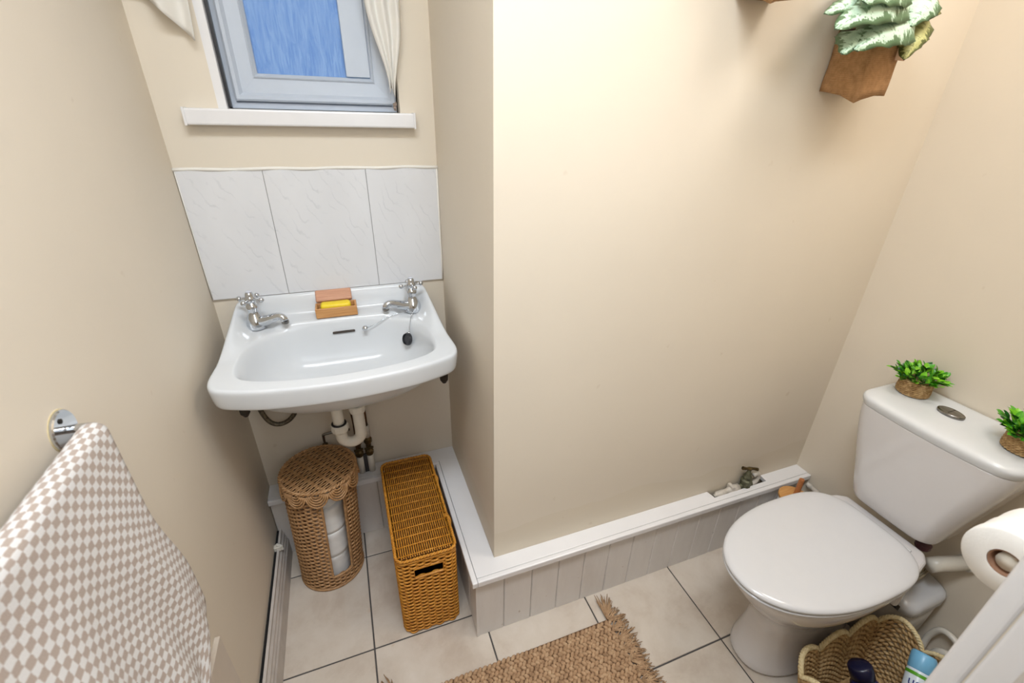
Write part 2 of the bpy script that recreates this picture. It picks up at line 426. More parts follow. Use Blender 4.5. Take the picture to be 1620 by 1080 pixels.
frame_ring(WX0-.004, WX1+.004, 1.395, WZ1+.004, [(0, .17), (0, .095), (.05, .095), (.05, .17)], 'dusty', 'sky_leak_blocker')  # unseen ring added to stop sky light leaking round the frame
box('reveal_lining', (WX0-.002, .0005, 1.406), (WX0+.0185, .10, WZ1), 'white', wn, bevel=.002)
sl = box('window_sill', (.060, -.032, 1.3715), (.578, .10, 1.4065), 'white', wn, bevel=.004)
box('sill_end_cap', (.0575, -.033, 1.370), (.0625, .0, 1.408), 'white', wn, bevel=.001)
box('sill_end_cap', (.5755, -.033, 1.370), (.5805, .0, 1.408), 'white', wn, bevel=.001)
# ragged filler at the frame's right foot
fb = MB()
for i in range(16):
    fb.add(sphere((.534+random.uniform(-.003, .003), -.003+random.uniform(-.002, .003), 1.412+.02*random.random()), random.uniform(.0015, .004), 6, 4))
fb.build('crumbling_filler', simple('crumbly_filler', (180, 160, 146), .9, var=.3, nscale=200), wn)

# wall tiles above the basin: three tiles with thin grout
ZT, ZB = 1.271, .9411
sp = bpy.data.objects.new('trim_3', None); COL.objects.link(sp); sp.location = (.3, 0, ZB); sp['_b'] = (.3, 0, ZB); structure(sp)
xs = [.003, .1902, .4392, W-.003]
for i in range(3): box('wall_tile', (xs[i]+.0007, -.008, ZB), (xs[i+1]-.0007, -.0005, ZT), 'marble', sp, bevel=.001)
box('grout_line', (xs[0], -.0064, ZB+.0005), (xs[3], -.0002, ZT-.0005), 'lightgrout', sp)
tb = MB(); tb.add(tube([(x, -.006+.0015*math.sin(x*60), ZT+.002+.001*math.sin(x*37)) for x in [.0+.636*i/40 for i in range(41)]], .0045, 6))
tb.add(tube([(W-.003, -.006, z) for z in (ZT, 1.15, 1.0, ZB)], .003, 6)); tb.add(tube([(.003, -.006, z) for z in (ZT, 1.15, 1.0, ZB)], .002, 6))
tb.build('filler_bead', 'bead', sp, smooth=True)

# ------------------------------------------------------------------ pipe boxing (ledge) along the walls
bx = bpy.data.objects.new('trim_4', None); COL.objects.link(bx); bx.location = (W, -D, 0); bx['_b'] = (W, -D, 0); structure(bx)
nos = .016
prism('ledge_top', [(.001, -.0005), (.001, LA+nos), (LX+nos, LA+nos), (LX+nos, LM+nos), (X2-.0005, LM+nos), (X2-.0005, -D), (1.655, -D), (1.652, -.5555), (1.418, -.5570), (1.412, -D), (W, -D), (W, -.0005)], H-.016, H, 'white', bx, bevel=.0015)
box('nosing', (.001, LA, H-.020), (LX+nos-.001, LA+nos-.0008, H+.0005), 'white', bx, bevel=.003)
box('nosing', (LX, LM, H-.020), (LX+nos-.0008, LA-.0008, H+.0005), 'white', bx, bevel=.003)
box('nosing', (LX+nos-.0005, LM, H-.020), (X2-.0005, LM+nos-.0008, H+.0005), 'white', bx, bevel=.003)
pf = LM+.013
xs = [.5675]+[.651+.0875*i for i in range(15)]
xs = [x for x in xs if x < X2-.02]+[X2-.001]
def cladpanel(a, b, horizontal=True, face=0, mat='clad'):
    """tongue and groove board with chamfered long edges"""
    c = .003; t = .009
    if horizontal: P = [(a+.0004, face+c), (a+c, face), (b-c, face), (b-.0004, face+c), (b-.0004, face+t), (a+.0004, face+t)]
    else: P = [(face+c, a+.0004), (face, a+c), (face, b-c), (face+c, b-.0004), (face+t, b-.0004), (face+t, a+.0004)]
    return prism('cladding_board', P, .001, H-.018, mat, bx)
for a, b in zip(xs[:-1], xs[1:]): cladpanel(a, b, True, pf)
ys = [pf+.0005+.0875*i for i in range(7)]; ys = [y for y in ys if y < LA+.0]+[LA+.014]
for a, b in zip(ys[:-1], ys[1:]): cladpanel(a, b, False, LX+.0135)
xa = [.002, .085, .17, .2575, .345, .4325, .52, LX+.012]
for a, b in zip(xa[:-1], xa[1:]): cladpanel(a, b, True, LA+.013)
box('corner_bead', (.5645, pf-.0025, .001), (.5725, pf+.005, H-.02), 'clad', bx, bevel=.001)
box('boxing_shade_sheet', (1.40, -.575, .10), (1.67, -.530, .105), 'dark', bx)  # dark sheet for the shade down inside the ledge cut-out

# skirting on the left wall, standing off it; a near-black filler stands in for the shaded gap
sk = bpy.data.objects.new('baseboard_left', None); COL.objects.link(sk); sk.location = (.02, -.3, 0); sk['_b'] = (.02, -.3, 0); structure(sk)
prof = [(.010, 0), (.028, 0), (.028, .070), (.0245, .078), (.0245, .086), (.021, .094), (.021, .104), (.016, .112), (.016, .124), (.010, .128)]
rings = [[(x, y, z) for x, z in prof] for y in (LA-.001+.012, -.654)]
vs, fs = loft(rings); obj('skirting_board', vs, fs, 'dusty', sk)
box('gap_shade_fill', (.0005, -.654, .0), (.0095, LA+.011, .119), 'dark', sk)
cl = MB(); cl.add(boxv((.001, -.160, .118), (.022, -.146, .135))); cl.add(tube([(.004, -.153, .133), (.012, -.153, .142), (.022, -.153, .132), (.024, -.153, .116)], .005, 6))
cl.build('pipe_clip', 'pipe', sk, bevel=.001)

# ------------------------------------------------------------------ basin
CX = .313
def sym(right):
    return [(CX+x, y) for x, y in right]+[(CX-x, y) for x, y in reversed(right[1:-1])]
def loop(ctrl, n, sharp=False):
    P = [V((x, y, 0)) for x, y in ctrl]; P = P+[P[0]]
    if not sharp:
        k = len(P)-1; Q = []
        for i in range(k):
            a, b, c, d = P[(i-1) % k], P[i], P[(i+1) % k], P[(i+2) % k]
            for j in range(12):
                t = j/12; Q.append(.5*((2*b)+(c-a)*t+(2*a-5*b+4*c-d)*t*t+(3*b-a-3*c+d)*t**3))
        P = Q+[Q[0]]
    ln = [0]
    for a, b in zip(P[:-1], P[1:]): ln.append(ln[-1]+(b-a).length)
    out = []; j = 0
    for i in range(n):
        s = ln[-1]*i/n
        while ln[j+1] < s: j += 1
        t = (s-ln[j])/(ln[j+1]-ln[j]+1e-12); out.append(P[j].lerp(P[j+1], t))
    return out
NB = 144
outer = loop(sym([(0, -.001), (.09, -.001), (.18, -.001), (.225, -.001), (.2565, -.001), (.259, -.004), (.262, -.04), (.268, -.12), (.274, -.22), (.280, -.31), (.281, -.345), (.272, -.378), (.245, -.399), (.15, -.427), (0, -.440)]), NB)
inner = loop(sym([(0, -.094), (.10, -.096), (.150, -.106), (.185, -.130), (.212, -.165), (.230, -.235), (.232, -.300), (.218, -.345), (.17, -.372), (.09, -.391), (0, -.397)]), NB)
cen = V((CX, -.25, 0))
def ztop(p):   # raised lip against the wall, then the tap deck
    mid = .012*sstep(-.098, -.091, p.y)*(1-sstep(.150, .175, abs(p.x-CX)))+.012*sstep(-.050, -.040, p.y)*sstep(.150, .175, abs(p.x-CX))+.056*sstep(-.036, -.016, p.y)
    side = .061*max(0, 1-abs(p.y)/.26)**1.15
    k = sstep(.215, .262, abs(p.x-CX)); return .873+mid*(1-k)+side*k
def fan(l):    # reparametrise a loop by angle around the basin centre so rings correspond
    ang = []; k = len(l)
    out = []
    for i in range(NB):
        a = 2*PI*i/NB; d = V((math.sin(a), math.cos(a), 0))
        best = None
        for j in range(k):
            p, q = l[j]-cen, l[(j+1) % k]-cen
            e = q-p; den = d.x*e.y-d.y*e.x
            if abs(den) < 1e-12: continue
            t = (p.x*e.y-p.y*e.x)/den; u = (p.x*d.y-p.y*d.x)/den
            if t > 0 and -1e-6 <= u <= 1+1e-6: best = t if best is None else max(best, t)
        out.append(cen+d*best)
    return out
outer = fan(loop([(p.x, p.y) for p in outer], 600, True)); inner = fan(loop([(p.x, p.y) for p in inner], 600, True))
rings = []
def rg(l, z): rings.append([(p.x, min(p.y, -.0012), z(p) if callable(z) else z) for p in l])
def scale(l, s, c=cen): return [c+(p-c)*s for p in l]
# underside from the waste outward
bot = V((CX-.002, -.21, 0))
und = [(.12, .700), (.30, .703), (.55, .717), (.75, .745), (.90, .778), (.985, .806)]
for s, z in und: rings.append([(bot.x*(1-s)+p.x*s+0, min(bot.y*(1-s)+p.y*s, -.0012), z) for p in [cen+(q-cen)*1.02 for q in inner]])
rg([p.lerp(q, .5) for p, q in zip(inner, outer)], .820); rg(scale(outer, .955), .821); rg(scale(outer, .975), .821)
rg(scale(outer, .985), .825)
rg(scale(outer, .993), lambda p: .840)
rg(outer, lambda p: ztop(p)-.014); rg(scale(outer, .999), lambda p: ztop(p)-.007); rg(scale(outer, .993), lambda p: ztop(p)-.002)
K = 16
for i in range(1, K):
    t = i/K; l = [p.lerp(q, t) for p, q in zip(scale(outer, .988), inner)]
    rg(l, lambda p: ztop(p)-.000-.002*t)
rg(inner, lambda p: ztop(p)-.0045)
for s, z in ((.985, .864), (.972, .857), (.955, .842), (.935, .822), (.91, .802), (.86, .780), (.78, .760), (.64, .746), (.45, .738), (.25, .733), (.10, .730)):
    rg([V((p.x, p.y+.02*(1-s), 0)) for p in scale(inner, s)], z)
vs, fs = loft(rings)
bs = thing('wash_basin', (CX, 0, .80), 'white ceramic wall-mounted basin under the marbled tiles', 'sink')
obj('basin_bowl', vs, fs, 'ceramic', bs, smooth=True, sub=1)
# overflow slot and waste
ov = MB(); ov.add(loft([[(.321+(.0275 if c > 0 else -.0275)*(abs(c) > .01)+.0028*c, dy, .8435+.0028*s_) for c, s_ in [(math.cos(a), math.sin(a)) for a in [2*PI*k/16 for k in range(16)]]] for dy in (-.1045, -.094)]))
ov.build('overflow_slot', simple('brown_dark_slot', (70, 62, 56), .8), bs)
obj('waste_fitting', *lathe([(.024, 0), (.026, .002), (.022, .003), (.012, .001)], (CX-.002, -.225, .7305), 24), 'chrome', bs, smooth=True)
for x in (CX-.231, CX+.246):
    b = MB(); y = -.325
    b.add(lathe([(.011, .0), (.013, -.014), (.011, -.046), (.005, -.056)], (x, y, .812), 10)); b.add(boxv((x-.009, y, .792), (x+.009, -.001, .803)))
    b.build('support_bracket', 'iron', bs)
# waste trap (hangs below the basin)
tr = thing('basin_waste_trap', (.295, -.17, .50), 'white plastic bottle-neck U-bend waste trap under the basin', 'pipe')
tr['label'] = 'white plastic U-bend waste pipe hanging under the basin'
xr, xl, yt = .324, .268, -.185
U = [(xr, yt, .66), (xr, yt, .60), (xr, yt, .555)]+[((xr+xl)/2+.028*math.cos(a), yt, .545-.028*math.sin(a)) for a in [PI*i/12 for i in range(1, 12)]]+[(xl, yt, .555), (xl, yt, .575)]
obj('u_bend', *tube(U, .0165, 16), 'pipe', tr, smooth=True)
obj('inlet_nut', *lathe([(.0175, 0), (.0215, .003), (.0235, .010), (.0235, .026), (.020, .028)], (xr, yt, .618), 12), 'pipe', tr)
obj('washer', *lathe([(.019, 0), (.0195, .003), (.019, .014), (.015, .016)], (xr, yt, .646), 20), 'green', tr)
obj('outlet_nut', *lathe([(.0175, 0), (.022, .004), (.025, .010), (.025, .026), (.021, .030)], (xl, yt, .560), 12), 'pipe', tr)
obj('washer', *lathe([(.0215, 0), (.0215, .002), (.018, .003)], (xl, yt, .590), 20), 'black', tr)
obj('outlet_pipe', *tube(smoothpath([(xl, yt, .59), (xl, yt, .655), (xl, yt+.015, .688), (xl, yt+.05, .698), (xl, -.03, .70)], 20), .0160, 16), 'pipe', tr, smooth=True)
# supply pipes behind the trap
pp = thing('supply_pipes', (.325, -.03, H), 'pair of white supply pipes with old metal valves rising from the ledge behind the trap', 'pipe')
for i, x in enumerate((.302, .336)):
    obj('pipe_sleeve', *tube([(x, -.036, H+.001), (x, -.036, .335)], .0115, 10), 'pipe', pp, smooth=True)
    b = MB(); b.add(lathe([(.010, 0), (.014, .006), (.014, .02), (.009, .026), (.009, .05), (.0135, .055), (.0135, .07), (.009, .078)], (x, -.036, .335), 8)); b.add(tube([(x-.014, -.040, .365), (x+.014, -.050, .375)], .004, 6))
    b.build('isolation_valve', 'brass', pp)
obj('pipe_end', *tube([(.337, -.036, .413), (.337, -.036, .46)], .010, 10), 'dirtypipe', pp, smooth=True)
obj('copper_riser', *tube(smoothpath([(.337, -.036, .46), (.337, -.036, .58), (.335, -.05, .66), (.36, -.06, .76)], 14), .007, 8), 'copper', pp, smooth=True)
obj('copper_riser', *tube(smoothpath([(.302, -.036, .413), (.302, -.036, .50), (.29, -.04, .60), (.27, -.05, .74)], 14), .0065, 8), 'copper', pp, smooth=True)
box('dark_slot', (.312, -.040, H+.0008), (.327, -.033, H+.078), 'black', pp)
dp = thing('drain_elbow', (.197, -.03, .40), 'small metal elbow pipe on the wall above the round basket', 'pipe')
obj('elbow_pipe', *tube(smoothpath([(.285, -.020, .445), (.24, -.021, .447), (.204, -.022, .445), (.200, -.022, .435), (.200, -.022, .400)], 20), .0042, 8), 'steel', dp, smooth=True)
obj('elbow_nut', *lathe([(.007, 0), (.009, .003), (.009, .014), (.006, .018)], (.200, -.022, .392), 6), 'brass', dp)
box('wall_fixing', (.193, -.024, .380), (.207, -.0008, .396), 'iron', dp, bevel=.002)
hp = [(.045, -.045, .80), (.044, -.045, .66), (.047, -.045, .60), (.062, -.045, .550), (.088, -.045, .532), (.122, -.045, .545), (.152, -.045, .590), (.175, -.045, .66), (.19, -.045, .76)]
tag(obj('flexible_hose', *tube(smoothpath(hp, 40), .0072, 10), 'braid', smooth=True, loc=(.09, -.045, .53)), 'grey braided flexible hose looping below the left of the basin', 'hose')

# ------------------------------------------------------------------ taps
def make_tap(loc, label):
    t = thing('basin_tap', loc, label, 'tap', 'chrome basin taps')
    x, y, z = loc
    obj('tap_body', *lathe([(.0235, 0), (.0245, .003), (.0245, .010), (.023, .020), (.0185, .032), (.0135, .042), (.012, .050), (.0145, .056), (.0145, .066), (.011, .070), (.0105, .076)], loc, 24), 'chrome', t, smooth=True)
    sp_ = smoothpath([(x, y, z+.018), (x+.028, y, z+.022), (x+.054, y, z+.032), (x+.068, y, z+.037), (x+.078, y, z+.034), (x+.082, y, z+.025)], 16)
    obj('spout', *tube(sp_, [.017-.0075*min(1, i/9) for i in range(16)], 14), 'chrome', t, smooth=True)
    obj('nozzle', *lathe([(.0085, 0), (.0095, .002), (.0095, .008)], (x+.082, y, z+.017), 14, (.1, 0, 1)), 'steel', t)
    c = (x, y, z+.082)
    hd = MB(); hd.add(lathe([(.0095, -.010), (.013, -.006), (.013, .006), (.010, .010), (.0105, .013), (.0085, .019), (.004, .022)], c, 16))
    for a in (0, PI/2, PI, 3*PI/2):
        d = V((math.cos(a), math.sin(a), 0)); cc = V(c)
        hd.add(lathe([(.0035, .008), (.003, .014), (.0028, .022), (.0045, .0255)], c, 8, d)); hd.add(sphere(cc+d*.0305, .0070, 12, 8))
    hd.build('cross_handle', 'chrome', t, smooth=True)
    obj('cap_disc', *lathe([(.0075, 0), (.007, .0015), (.002, .0022)], (x, y, z+.103), 16), 'labelwhite', t, smooth=True)
    return t
TL = (.103, -.072, .8745); TR = (.524, -.078, .8745)
tap = make_tap(TL, 'chrome cross-head basin tap on the left, spout pointing right'); tap.rotation_euler.z = -.42
dup(tap, TR, PI+.22, 'chrome cross-head basin tap on the right, plug chain at its base')
# plug on its chain and the spare chain
pc = thing('plug_chain', (.52, -.10, .86), 'grey basin plug on a chain hanging from the right tap', 'plug')
path = smoothpath([(.520, -.100, .877), (.513, -.118, .876), (.507, -.136, .870), (.502, -.148, .860), (.499, -.153, .849), (.497, -.155, .840)], 26)
ch = MB()
for p in path: ch.add(sphere(p+V((0, 0, 0)), .0019, 6, 4))
ch.add(tube(path, .0007, 4)); ch.build('chain', 'chrome', pc, smooth=True)
pd = V((-.85, -.42, .30)).normalized()
obj('plug_disc', *lathe([(.0185, 0), (.019, .004), (.0165, .010), (.015, .010), (.014, .006)], (.493, -.160, .821), 18, pd), 'black', pc, smooth=False)
b = MB(); b.add(lathe([(.0145, -.002), (.0150, 0), (.0145, .001)], (.493, -.160, .821), 18, pd)); b.add(tube([(.497, -.155, .840), (.492, -.162, .829)], .0025, 6))
b.build('plug_cap', 'steel', pc)
sc2 = thing('loose_chain', (.44, -.12, .87), 'short chain with a chrome end stud lying towards the basin middle', 'chain')
path = smoothpath([(.508, -.092, .880), (.48, -.100, .881), (.445, -.105, .874), (.415, -.110, .862), (.388, -.113, .853)], 26)
ch = MB()
for p in path: ch.add(sphere(p, .0016, 6, 4))
ch.add(tube(path, .0007, 4)); ch.build('chain', 'chrome', sc2, smooth=True)
obj('end_stud', *lathe([(.002, 0), (.0075, .001), (.0085, .004), (.006, .0075), (.002, .009)], (.380, -.115, .851), 14, (-.3, -.6, .7)), 'chrome', sc2, smooth=True)

# ------------------------------------------------------------------ soap dish, lid and soap
sd = thing('soap_dish', (.298, -.075, .875), 'open bamboo soap box on the back deck of the basin', 'soap dish')
def rbox_shell(lo, hi, th, fl_):
    x0, y0, z0 = lo; x1, y1, z1 = hi
    o = [(x0, y0), (x1, y0), (x1, y1), (x0, y1)]; i_ = [(x0+th, y0+th), (x1-th, y0+th), (x1-th, y1-th), (x0+th, y1-th)]
    rings = [[(x, y, z0) for x, y in o], [(x, y, z1) for x, y in o], [(x, y, z1) for x, y in i_], [(x, y, z0+fl_) for x, y in i_]]
    return loft(rings)
SX0, SX1 = .255, .366
soap_z = .8856
obj('box_tray', *rbox_shell((SX0, -.0885, soap_z), (SX1, -.0365, soap_z+.028), .006, .006), 'bamboo', sd, bevel=.002)
v, f = boxv((SX0+.006, -.0825, soap_z+.0065), (SX1-.006, -.0425, soap_z+.009)); obj('tray_floor', v, f, simple('dark_tray_wood', (110, 68, 38), .5), sd)  # tray floor darker than the tray sides
sd.rotation_euler.z = 0
tag(box('bar_of_soap', (SX0+.014, -.079, soap_z+.010), (SX1-.015, -.046, soap_z+.036), 'yellow', bevel=.009, seg=4, loc=(.304, -.073, soap_z+.010), smooth=True), 'yellow bar of soap in the open bamboo box', 'soap')
lid = MB(); lid.add(boxv((SX0+.003, -.043, soap_z+.036), (SX1-.010, -.005, soap_z+.048)))
ld = lid.build('soap_box_lid', 'bambood', bevel=.004, seg=3, loc=(.30, -.024, soap_z+.042), smooth=True)
ld.rotation_euler = (math.radians(38), 0, 0); ld.location.z += .002; ld.location.y -= .003
tag(ld, 'pinkish wooden soap box lid leaning on the basin lip behind the soap', 'lid')

# ------------------------------------------------------------------ wicker helpers
def weave_rows(pathfn, length, rows, zfn, ns, r, amp, seg, skip=None, n=5):
    """rows of weavers wandering in and out of ns stakes; pathfn(t,row)->(point xy, normal xy)"""
    mb = MB()
    for i in range(rows):
        run = []
        ph = PI*(i % 2)
        def flush():
            if len(run) > 1: mb.add(tube(run, r, n, cap=False))
        for k in range(seg+1):
            t = k/seg; p, nrm = pathfn(t, i); z = zfn(t, i)
            if skip and skip(t, z):
                flush(); run = []; continue
            o = amp*math.cos(t*ns*PI+ph)
            run.append((p[0]+nrm[0]*o, p[1]+nrm[1]*o, z+random.uniform(-.0003, .0003)))
        flush()
    return mb
# round toilet-roll basket
RC = V((.163, -.172, 0)); RH = .405
def rc_path(t, i=0, z=0):
    a = 2*PI*t; r = .0945+.004*(i/50); c = RC+V((.020, -.004, 0))*(i/50)
    return (c.x+r*math.cos(a), c.y+r*math.sin(a)), (math.cos(a), math.sin(a))
A0, A1 = math.radians(-88), math.radians(-49)
def inopen(t, z):
    a = (2*PI*t+PI) % (2*PI)-PI
    return A0 < a < A1 and .058 < z < .40
rb = thing('toilet_roll_basket', (RC.x, RC.y, 0), 'round brown wicker storage basket with scalloped lid holding spare rolls', 'basket')
rows = 50
stuff(weave_rows(rc_path, 0, rows, lambda t, i: .006+i*RH/rows, 36, .0037, .0032, 180, inopen).build('woven_wall', 'wicker', rb, smooth=True))
st = MB()
for k in range(36):
    a = 2*PI*(k+.5)/36
    zz = [.004, .2, .405]
    if inopen((k+.5)/36, .2): zz = [.004, .05]
    st.add(tube([(RC.x+.020*z/.405+(.0945+.004*z/.405)*math.cos(a), RC.y-.004*z/.405+(.0945+.004*z/.405)*math.sin(a), z) for z in zz], .0024, 5))
stuff(st.build('stakes', 'wicker', rb, smooth=True))
def rp(a, z, dr=0):
    s = z/.405; return V((RC.x+.020*s+(.0945+.004*s+dr)*math.cos(a), RC.y-.004*s+(.0945+.004*s+dr)*math.sin(a), z))
pts = [rp(A0, .056+.34*i/12, .002) for i in range(13)]+[rp(A0+(A1-A0)*i/8, .398, .002) for i in range(1, 9)]+[rp(A1, .398-.342*i/12, .002) for i in range(1, 13)]+[rp(A1-(A1-A0)*i/8, .056, .002) for i in range(1, 8)]
obj('opening_frame', *tube(pts, .0042, 6, closed=True), 'wicker', rb, smooth=True)
obj('base_rim', *tube([rp(2*PI*i/64, .005, .003) for i in range(64)], .005, 6, closed=True), 'wicker', rb, smooth=True)
obj('basket_base', *lathe([(.09, 0), (.093, .006)], (RC.x, RC.y, .002), 32), 'wicker', rb)
LC = V((RC.x+.022, RC.y-.006, .432)); LR = .1065
top = MB(); ra = math.radians(-52)
d1 = V((math.cos(ra), math.sin(ra), 0)); d2 = V((-d1.y, d1.x, 0))
ns = 26
for i in range(-ns//2+1, ns//2):
    o = i/(ns/2)*LR*.97; half = math.sqrt(max(0, LR**2-o*o))-.002; pts = []
    nseg = max(4, int(half/.004))
    for k in range(nseg+1):
        u = -half+2*half*k/nseg
        pts.append(LC+d1*o+d2*u+V((0, 0, .004+.0016*math.cos((u+.085)/.034*PI+PI*(i % 2))+.003*(1-(o*o+u*u)/LR**2))))
    top.add(tube(pts, .0023, 5))
stuff(top.build('lid_weave', 'wicker', rb, smooth=True))
ribs = MB()
for u in [-.085+.034*k for k in range(6)]:
    half = math.sqrt(max(0, LR**2-u*u))
    for off in (-.0035, .0, .0035):
        ribs.add(tube([LC+d2*(u+off)+d1*(-half+2*half*k/8)+V((0, 0, .0036+.003*(1-(u*u+(-half+2*half*k/8)**2)/LR**2))) for k in range(9)], .0019, 4))
stuff(ribs.build('lid_ribs', 'wicker', rb, smooth=True))
rim = MB()
for ph in (0, PI):
    rim.add(tube([LC+V((math.cos(a)*(LR+.0025*math.cos(30*a+ph)), math.sin(a)*(LR+.0025*math.cos(30*a+ph)), .003+.0025*math.sin(30*a+ph))) for a in [2*PI*k/240 for k in range(240)]], .0036, 5, closed=True))
rim.build('lid_rim', 'wicker', rb, smooth=True)
obj('lid_shade_disc', *lathe([(LR-.004, 0), (LR-.004, .002)], LC+V((0, 0, -.002)), 32), simple('shadowed_reed', (62, 38, 20), .9), rb)  # dark disc put under the strands as the shade in their gaps
sc_ = MB(); npet = 11
for k in range(npet):
    ac = 2*PI*k/npet+.1
    for lev in range(5):
        hw = PI/npet*(1-.16*lev); hh = .046*(1-.19*lev); pts = []
        for j in range(13):
            s = -1+2*j/12; a = ac+hw*s; zz = -hh*math.sqrt(max(0, 1-s*s*.98))
            pts.append(LC+V(((LR+.001-zz*.12)*math.cos(a), (LR+.001-zz*.12)*math.sin(a), zz)))
        sc_.add(tube(pts, .0030, 5))
    for j in range(-3, 4):
        a = ac+PI/npet*j/4; hh = .036*math.sqrt(1-(j/4)**2)
        sc_.add(tube([LC+V(((LR)*math.cos(a), (LR)*math.sin(a), 0)), LC+V(((LR)*math.cos(a), (LR)*math.sin(a), -hh))], .0016, 4))
stuff(sc_.build('scalloped_skirt', 'wicker', rb, smooth=True))
# spare rolls inside
def make_roll(name, loc, label, cat='toilet roll', group='spare rolls in the round basket', r=.055, h=.100, axis=(0, 0, 1)):
    t = thing(name, loc, label, cat, group)
    prof = [(.020, .0), (r-.003, .0), (r, .004)]+[(r+.0008*math.sin(i*2.1), .004+(h-.008)*i/8) for i in range(1, 8)]+[(r, h-.004), (r-.003, h), (.020, h)]
    obj('paper_roll', *lathe(prof+[(.020, .0)], loc, 40, axis, cap=False), 'paper', t, smooth=True)
    obj('card_core', *lathe([(.0195, .001), (.0195, h-.001), (.018, h-.001), (.018, .001), (.0195, .001)], loc, 24, axis, cap=False), 'card', t, smooth=True)
    return t
r0 = make_roll('toilet_roll', (.170, -.185, .012), 'white toilet roll at the bottom of the round wicker basket')
dup(r0, (.176, -.187, .114), .7, 'white toilet roll in the middle of the stack in the round wicker basket')
dup(r0, (.181, -.185, .216), 1.9, 'white toilet roll near the top of the stack in the round wicker basket')
rt = dup(r0, (.178, -.179, .318), 2.6, 'topmost white toilet roll, half hidden under the scalloped basket lid')

# rectangular amber basket
BX0, BX1, BY0, BY1, BH = .368, .530, -.500, -.090, .322
def rrect(x0, x1, y0, y1, r, taper=0):
    L = [x1-x0-2*r, y1-y0-2*r]; per = 2*(L[0]+L[1])+2*PI*r
    def fn(t):
        s = (t % 1)*per
        segs = [((x0+r, y0), (1, 0), L[0], (0, -1)), ((x1-r, y0+r), -PI/2, None, None), ((x1, y0+r), (0, 1), L[1], (1, 0)), ((x1-r, y1-r), 0, None, None),
                ((x1-r, y1), (-1, 0), L[0], (0, 1)), ((x0+r, y1-r), PI/2, None, None), ((x0, y1-r), (0, -1), L[1], (-1, 0)), ((x0+r, y0+r), PI, None, None)]
        for p, d, l, n in segs:
            if l is None:
                al = PI/2*r
                if s <= al: a = d+s/r; return (p[0]+r*math.cos(a), p[1]+r*math.sin(a)), (math.cos(a), math.sin(a))
                s -= al
            else:
                if s <= l: return (p[0]+d[0]*s, p[1]+d[1]*s), n
                s -= l
        return (x0+r, y0), (0, -1)
    fn.per = per
    return fn
ab = thing('rectangular_basket', ((BX0+BX1)/2, (BY0+BY1)/2, 0), 'tall rectangular amber wicker basket with a lid and cut-out handle', 'basket')
fn = rrect(BX0, BX1, BY0, BY1, .022)
HX0, HX1, HZ0, HZ1 = .410, .492, .246, .283
def hskip(t, z):
    p, n = fn(t); return n[1] < -.9 and HX0 < p[0] < HX1 and HZ0 < z < HZ1
stuff(weave_rows(lambda t, i: fn(t), 0, 42, lambda t, i: .005+i*(BH-.018)/42, 56, .0034, .0032, 280, hskip).build('woven_wall', 'amber', ab, smooth=True))
st = MB()
for k in range(56):
    (px, py), n = fn(k/56+.5/56)
    if hskip(k/56+.5/56, .26): st.add(tube([(px, py, .003), (px, py, HZ0)], .0022, 5)); st.add(tube([(px, py, HZ1), (px, py, BH-.01)], .0022, 5))
    else: st.add(tube([(px, py, .003), (px, py, BH-.01)], .0022, 5))
stuff(st.build('stakes', 'amber', ab, smooth=True))
obj('handle_frame', *tube([(HX0, BY0-.003, HZ0), (HX1, BY0-.003, HZ0), (HX1, BY0-.003, HZ1), (HX0, BY0-.003, HZ1)], .0038, 6, closed=True), 'amber', ab, smooth=False)
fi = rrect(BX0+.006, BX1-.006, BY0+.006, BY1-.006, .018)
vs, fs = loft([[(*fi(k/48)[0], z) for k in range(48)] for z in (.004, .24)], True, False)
obj('weave_shade_lining', vs, fs, simple('shadowed_amber_reed', (92, 58, 20), .9), ab)  # dark colour imitates the shade seen through the weave
tp = MB(); nst = 25
for i in range(nst):
    x = BX0+.008+(BX1-BX0-.016)*i/(nst-1); e = .016 if i in (0, nst-1) else .006; pts = []
    m_ = 84
    for k in range(m_+1):
        y = BY0+e+(BY1-BY0-2*e)*k/m_; pts.append((x, y, BH+.0015*math.cos((y-BY0-.0155)/.0315*PI+PI*(i % 2))))
    tp.add(tube(pts, .00185, 5))
stuff(tp.build('lid_weave', 'amber', ab, smooth=True))
rbm = MB()
for k in range(13):
    y = BY0+.0155+k*.0315
    if y > BY1-.006: break
    rbm.add(tube([(BX0+.004, y, BH-.0005), ((BX0+BX1)/2, y, BH+.0006), (BX1-.004, y, BH-.0005)], .0019, 5))
stuff(rbm.build('lid_ribs', 'amber', ab, smooth=True))
rim = MB(); fr = rrect(BX0-.002, BX1+.002, BY0-.002, BY1+.002, .022)
for ph in (0, PI):
    pts = []
    for k in range(300):
        (px, py), n = fr(k/300); c = 60*2*PI*k/300; pts.append((px+n[0]*.002*math.cos(c+ph), py+n[1]*.002*math.cos(c+ph), BH-.001+.002*math.sin(c+ph)))
    rim.add(tube(pts, .0032, 5, closed=True))
rim.add(tube([(*fr(k/120)[0], BH-.011) for k in range(120)], .0034, 5, closed=True))
rim.build('lid_rim', 'amber', ab, smooth=True)
lp_ = MB()
for i, y in enumerate((-.38, -.385, -.39, -.20, -.205)):
    lp_.add(tube([(BX1-.010, y, BH+.002), (BX1+.002, y, BH+.007), (BX1+.008, y-.012, BH-.001), (BX1+.006, y-.022, BH-.012)], .0026, 5))
stuff(lp_.build('lid_hinge_loops', 'amber', ab, smooth=True))
obj('lid_shade_sheet', *boxv((BX0+.008, BY0+.008, BH-.006), (BX1-.008, BY1-.008, BH-.004)), simple('shadowed_reed_underlay', (84, 48, 14), .9), ab)  # shade beneath the lid strands, given as a dark sheet

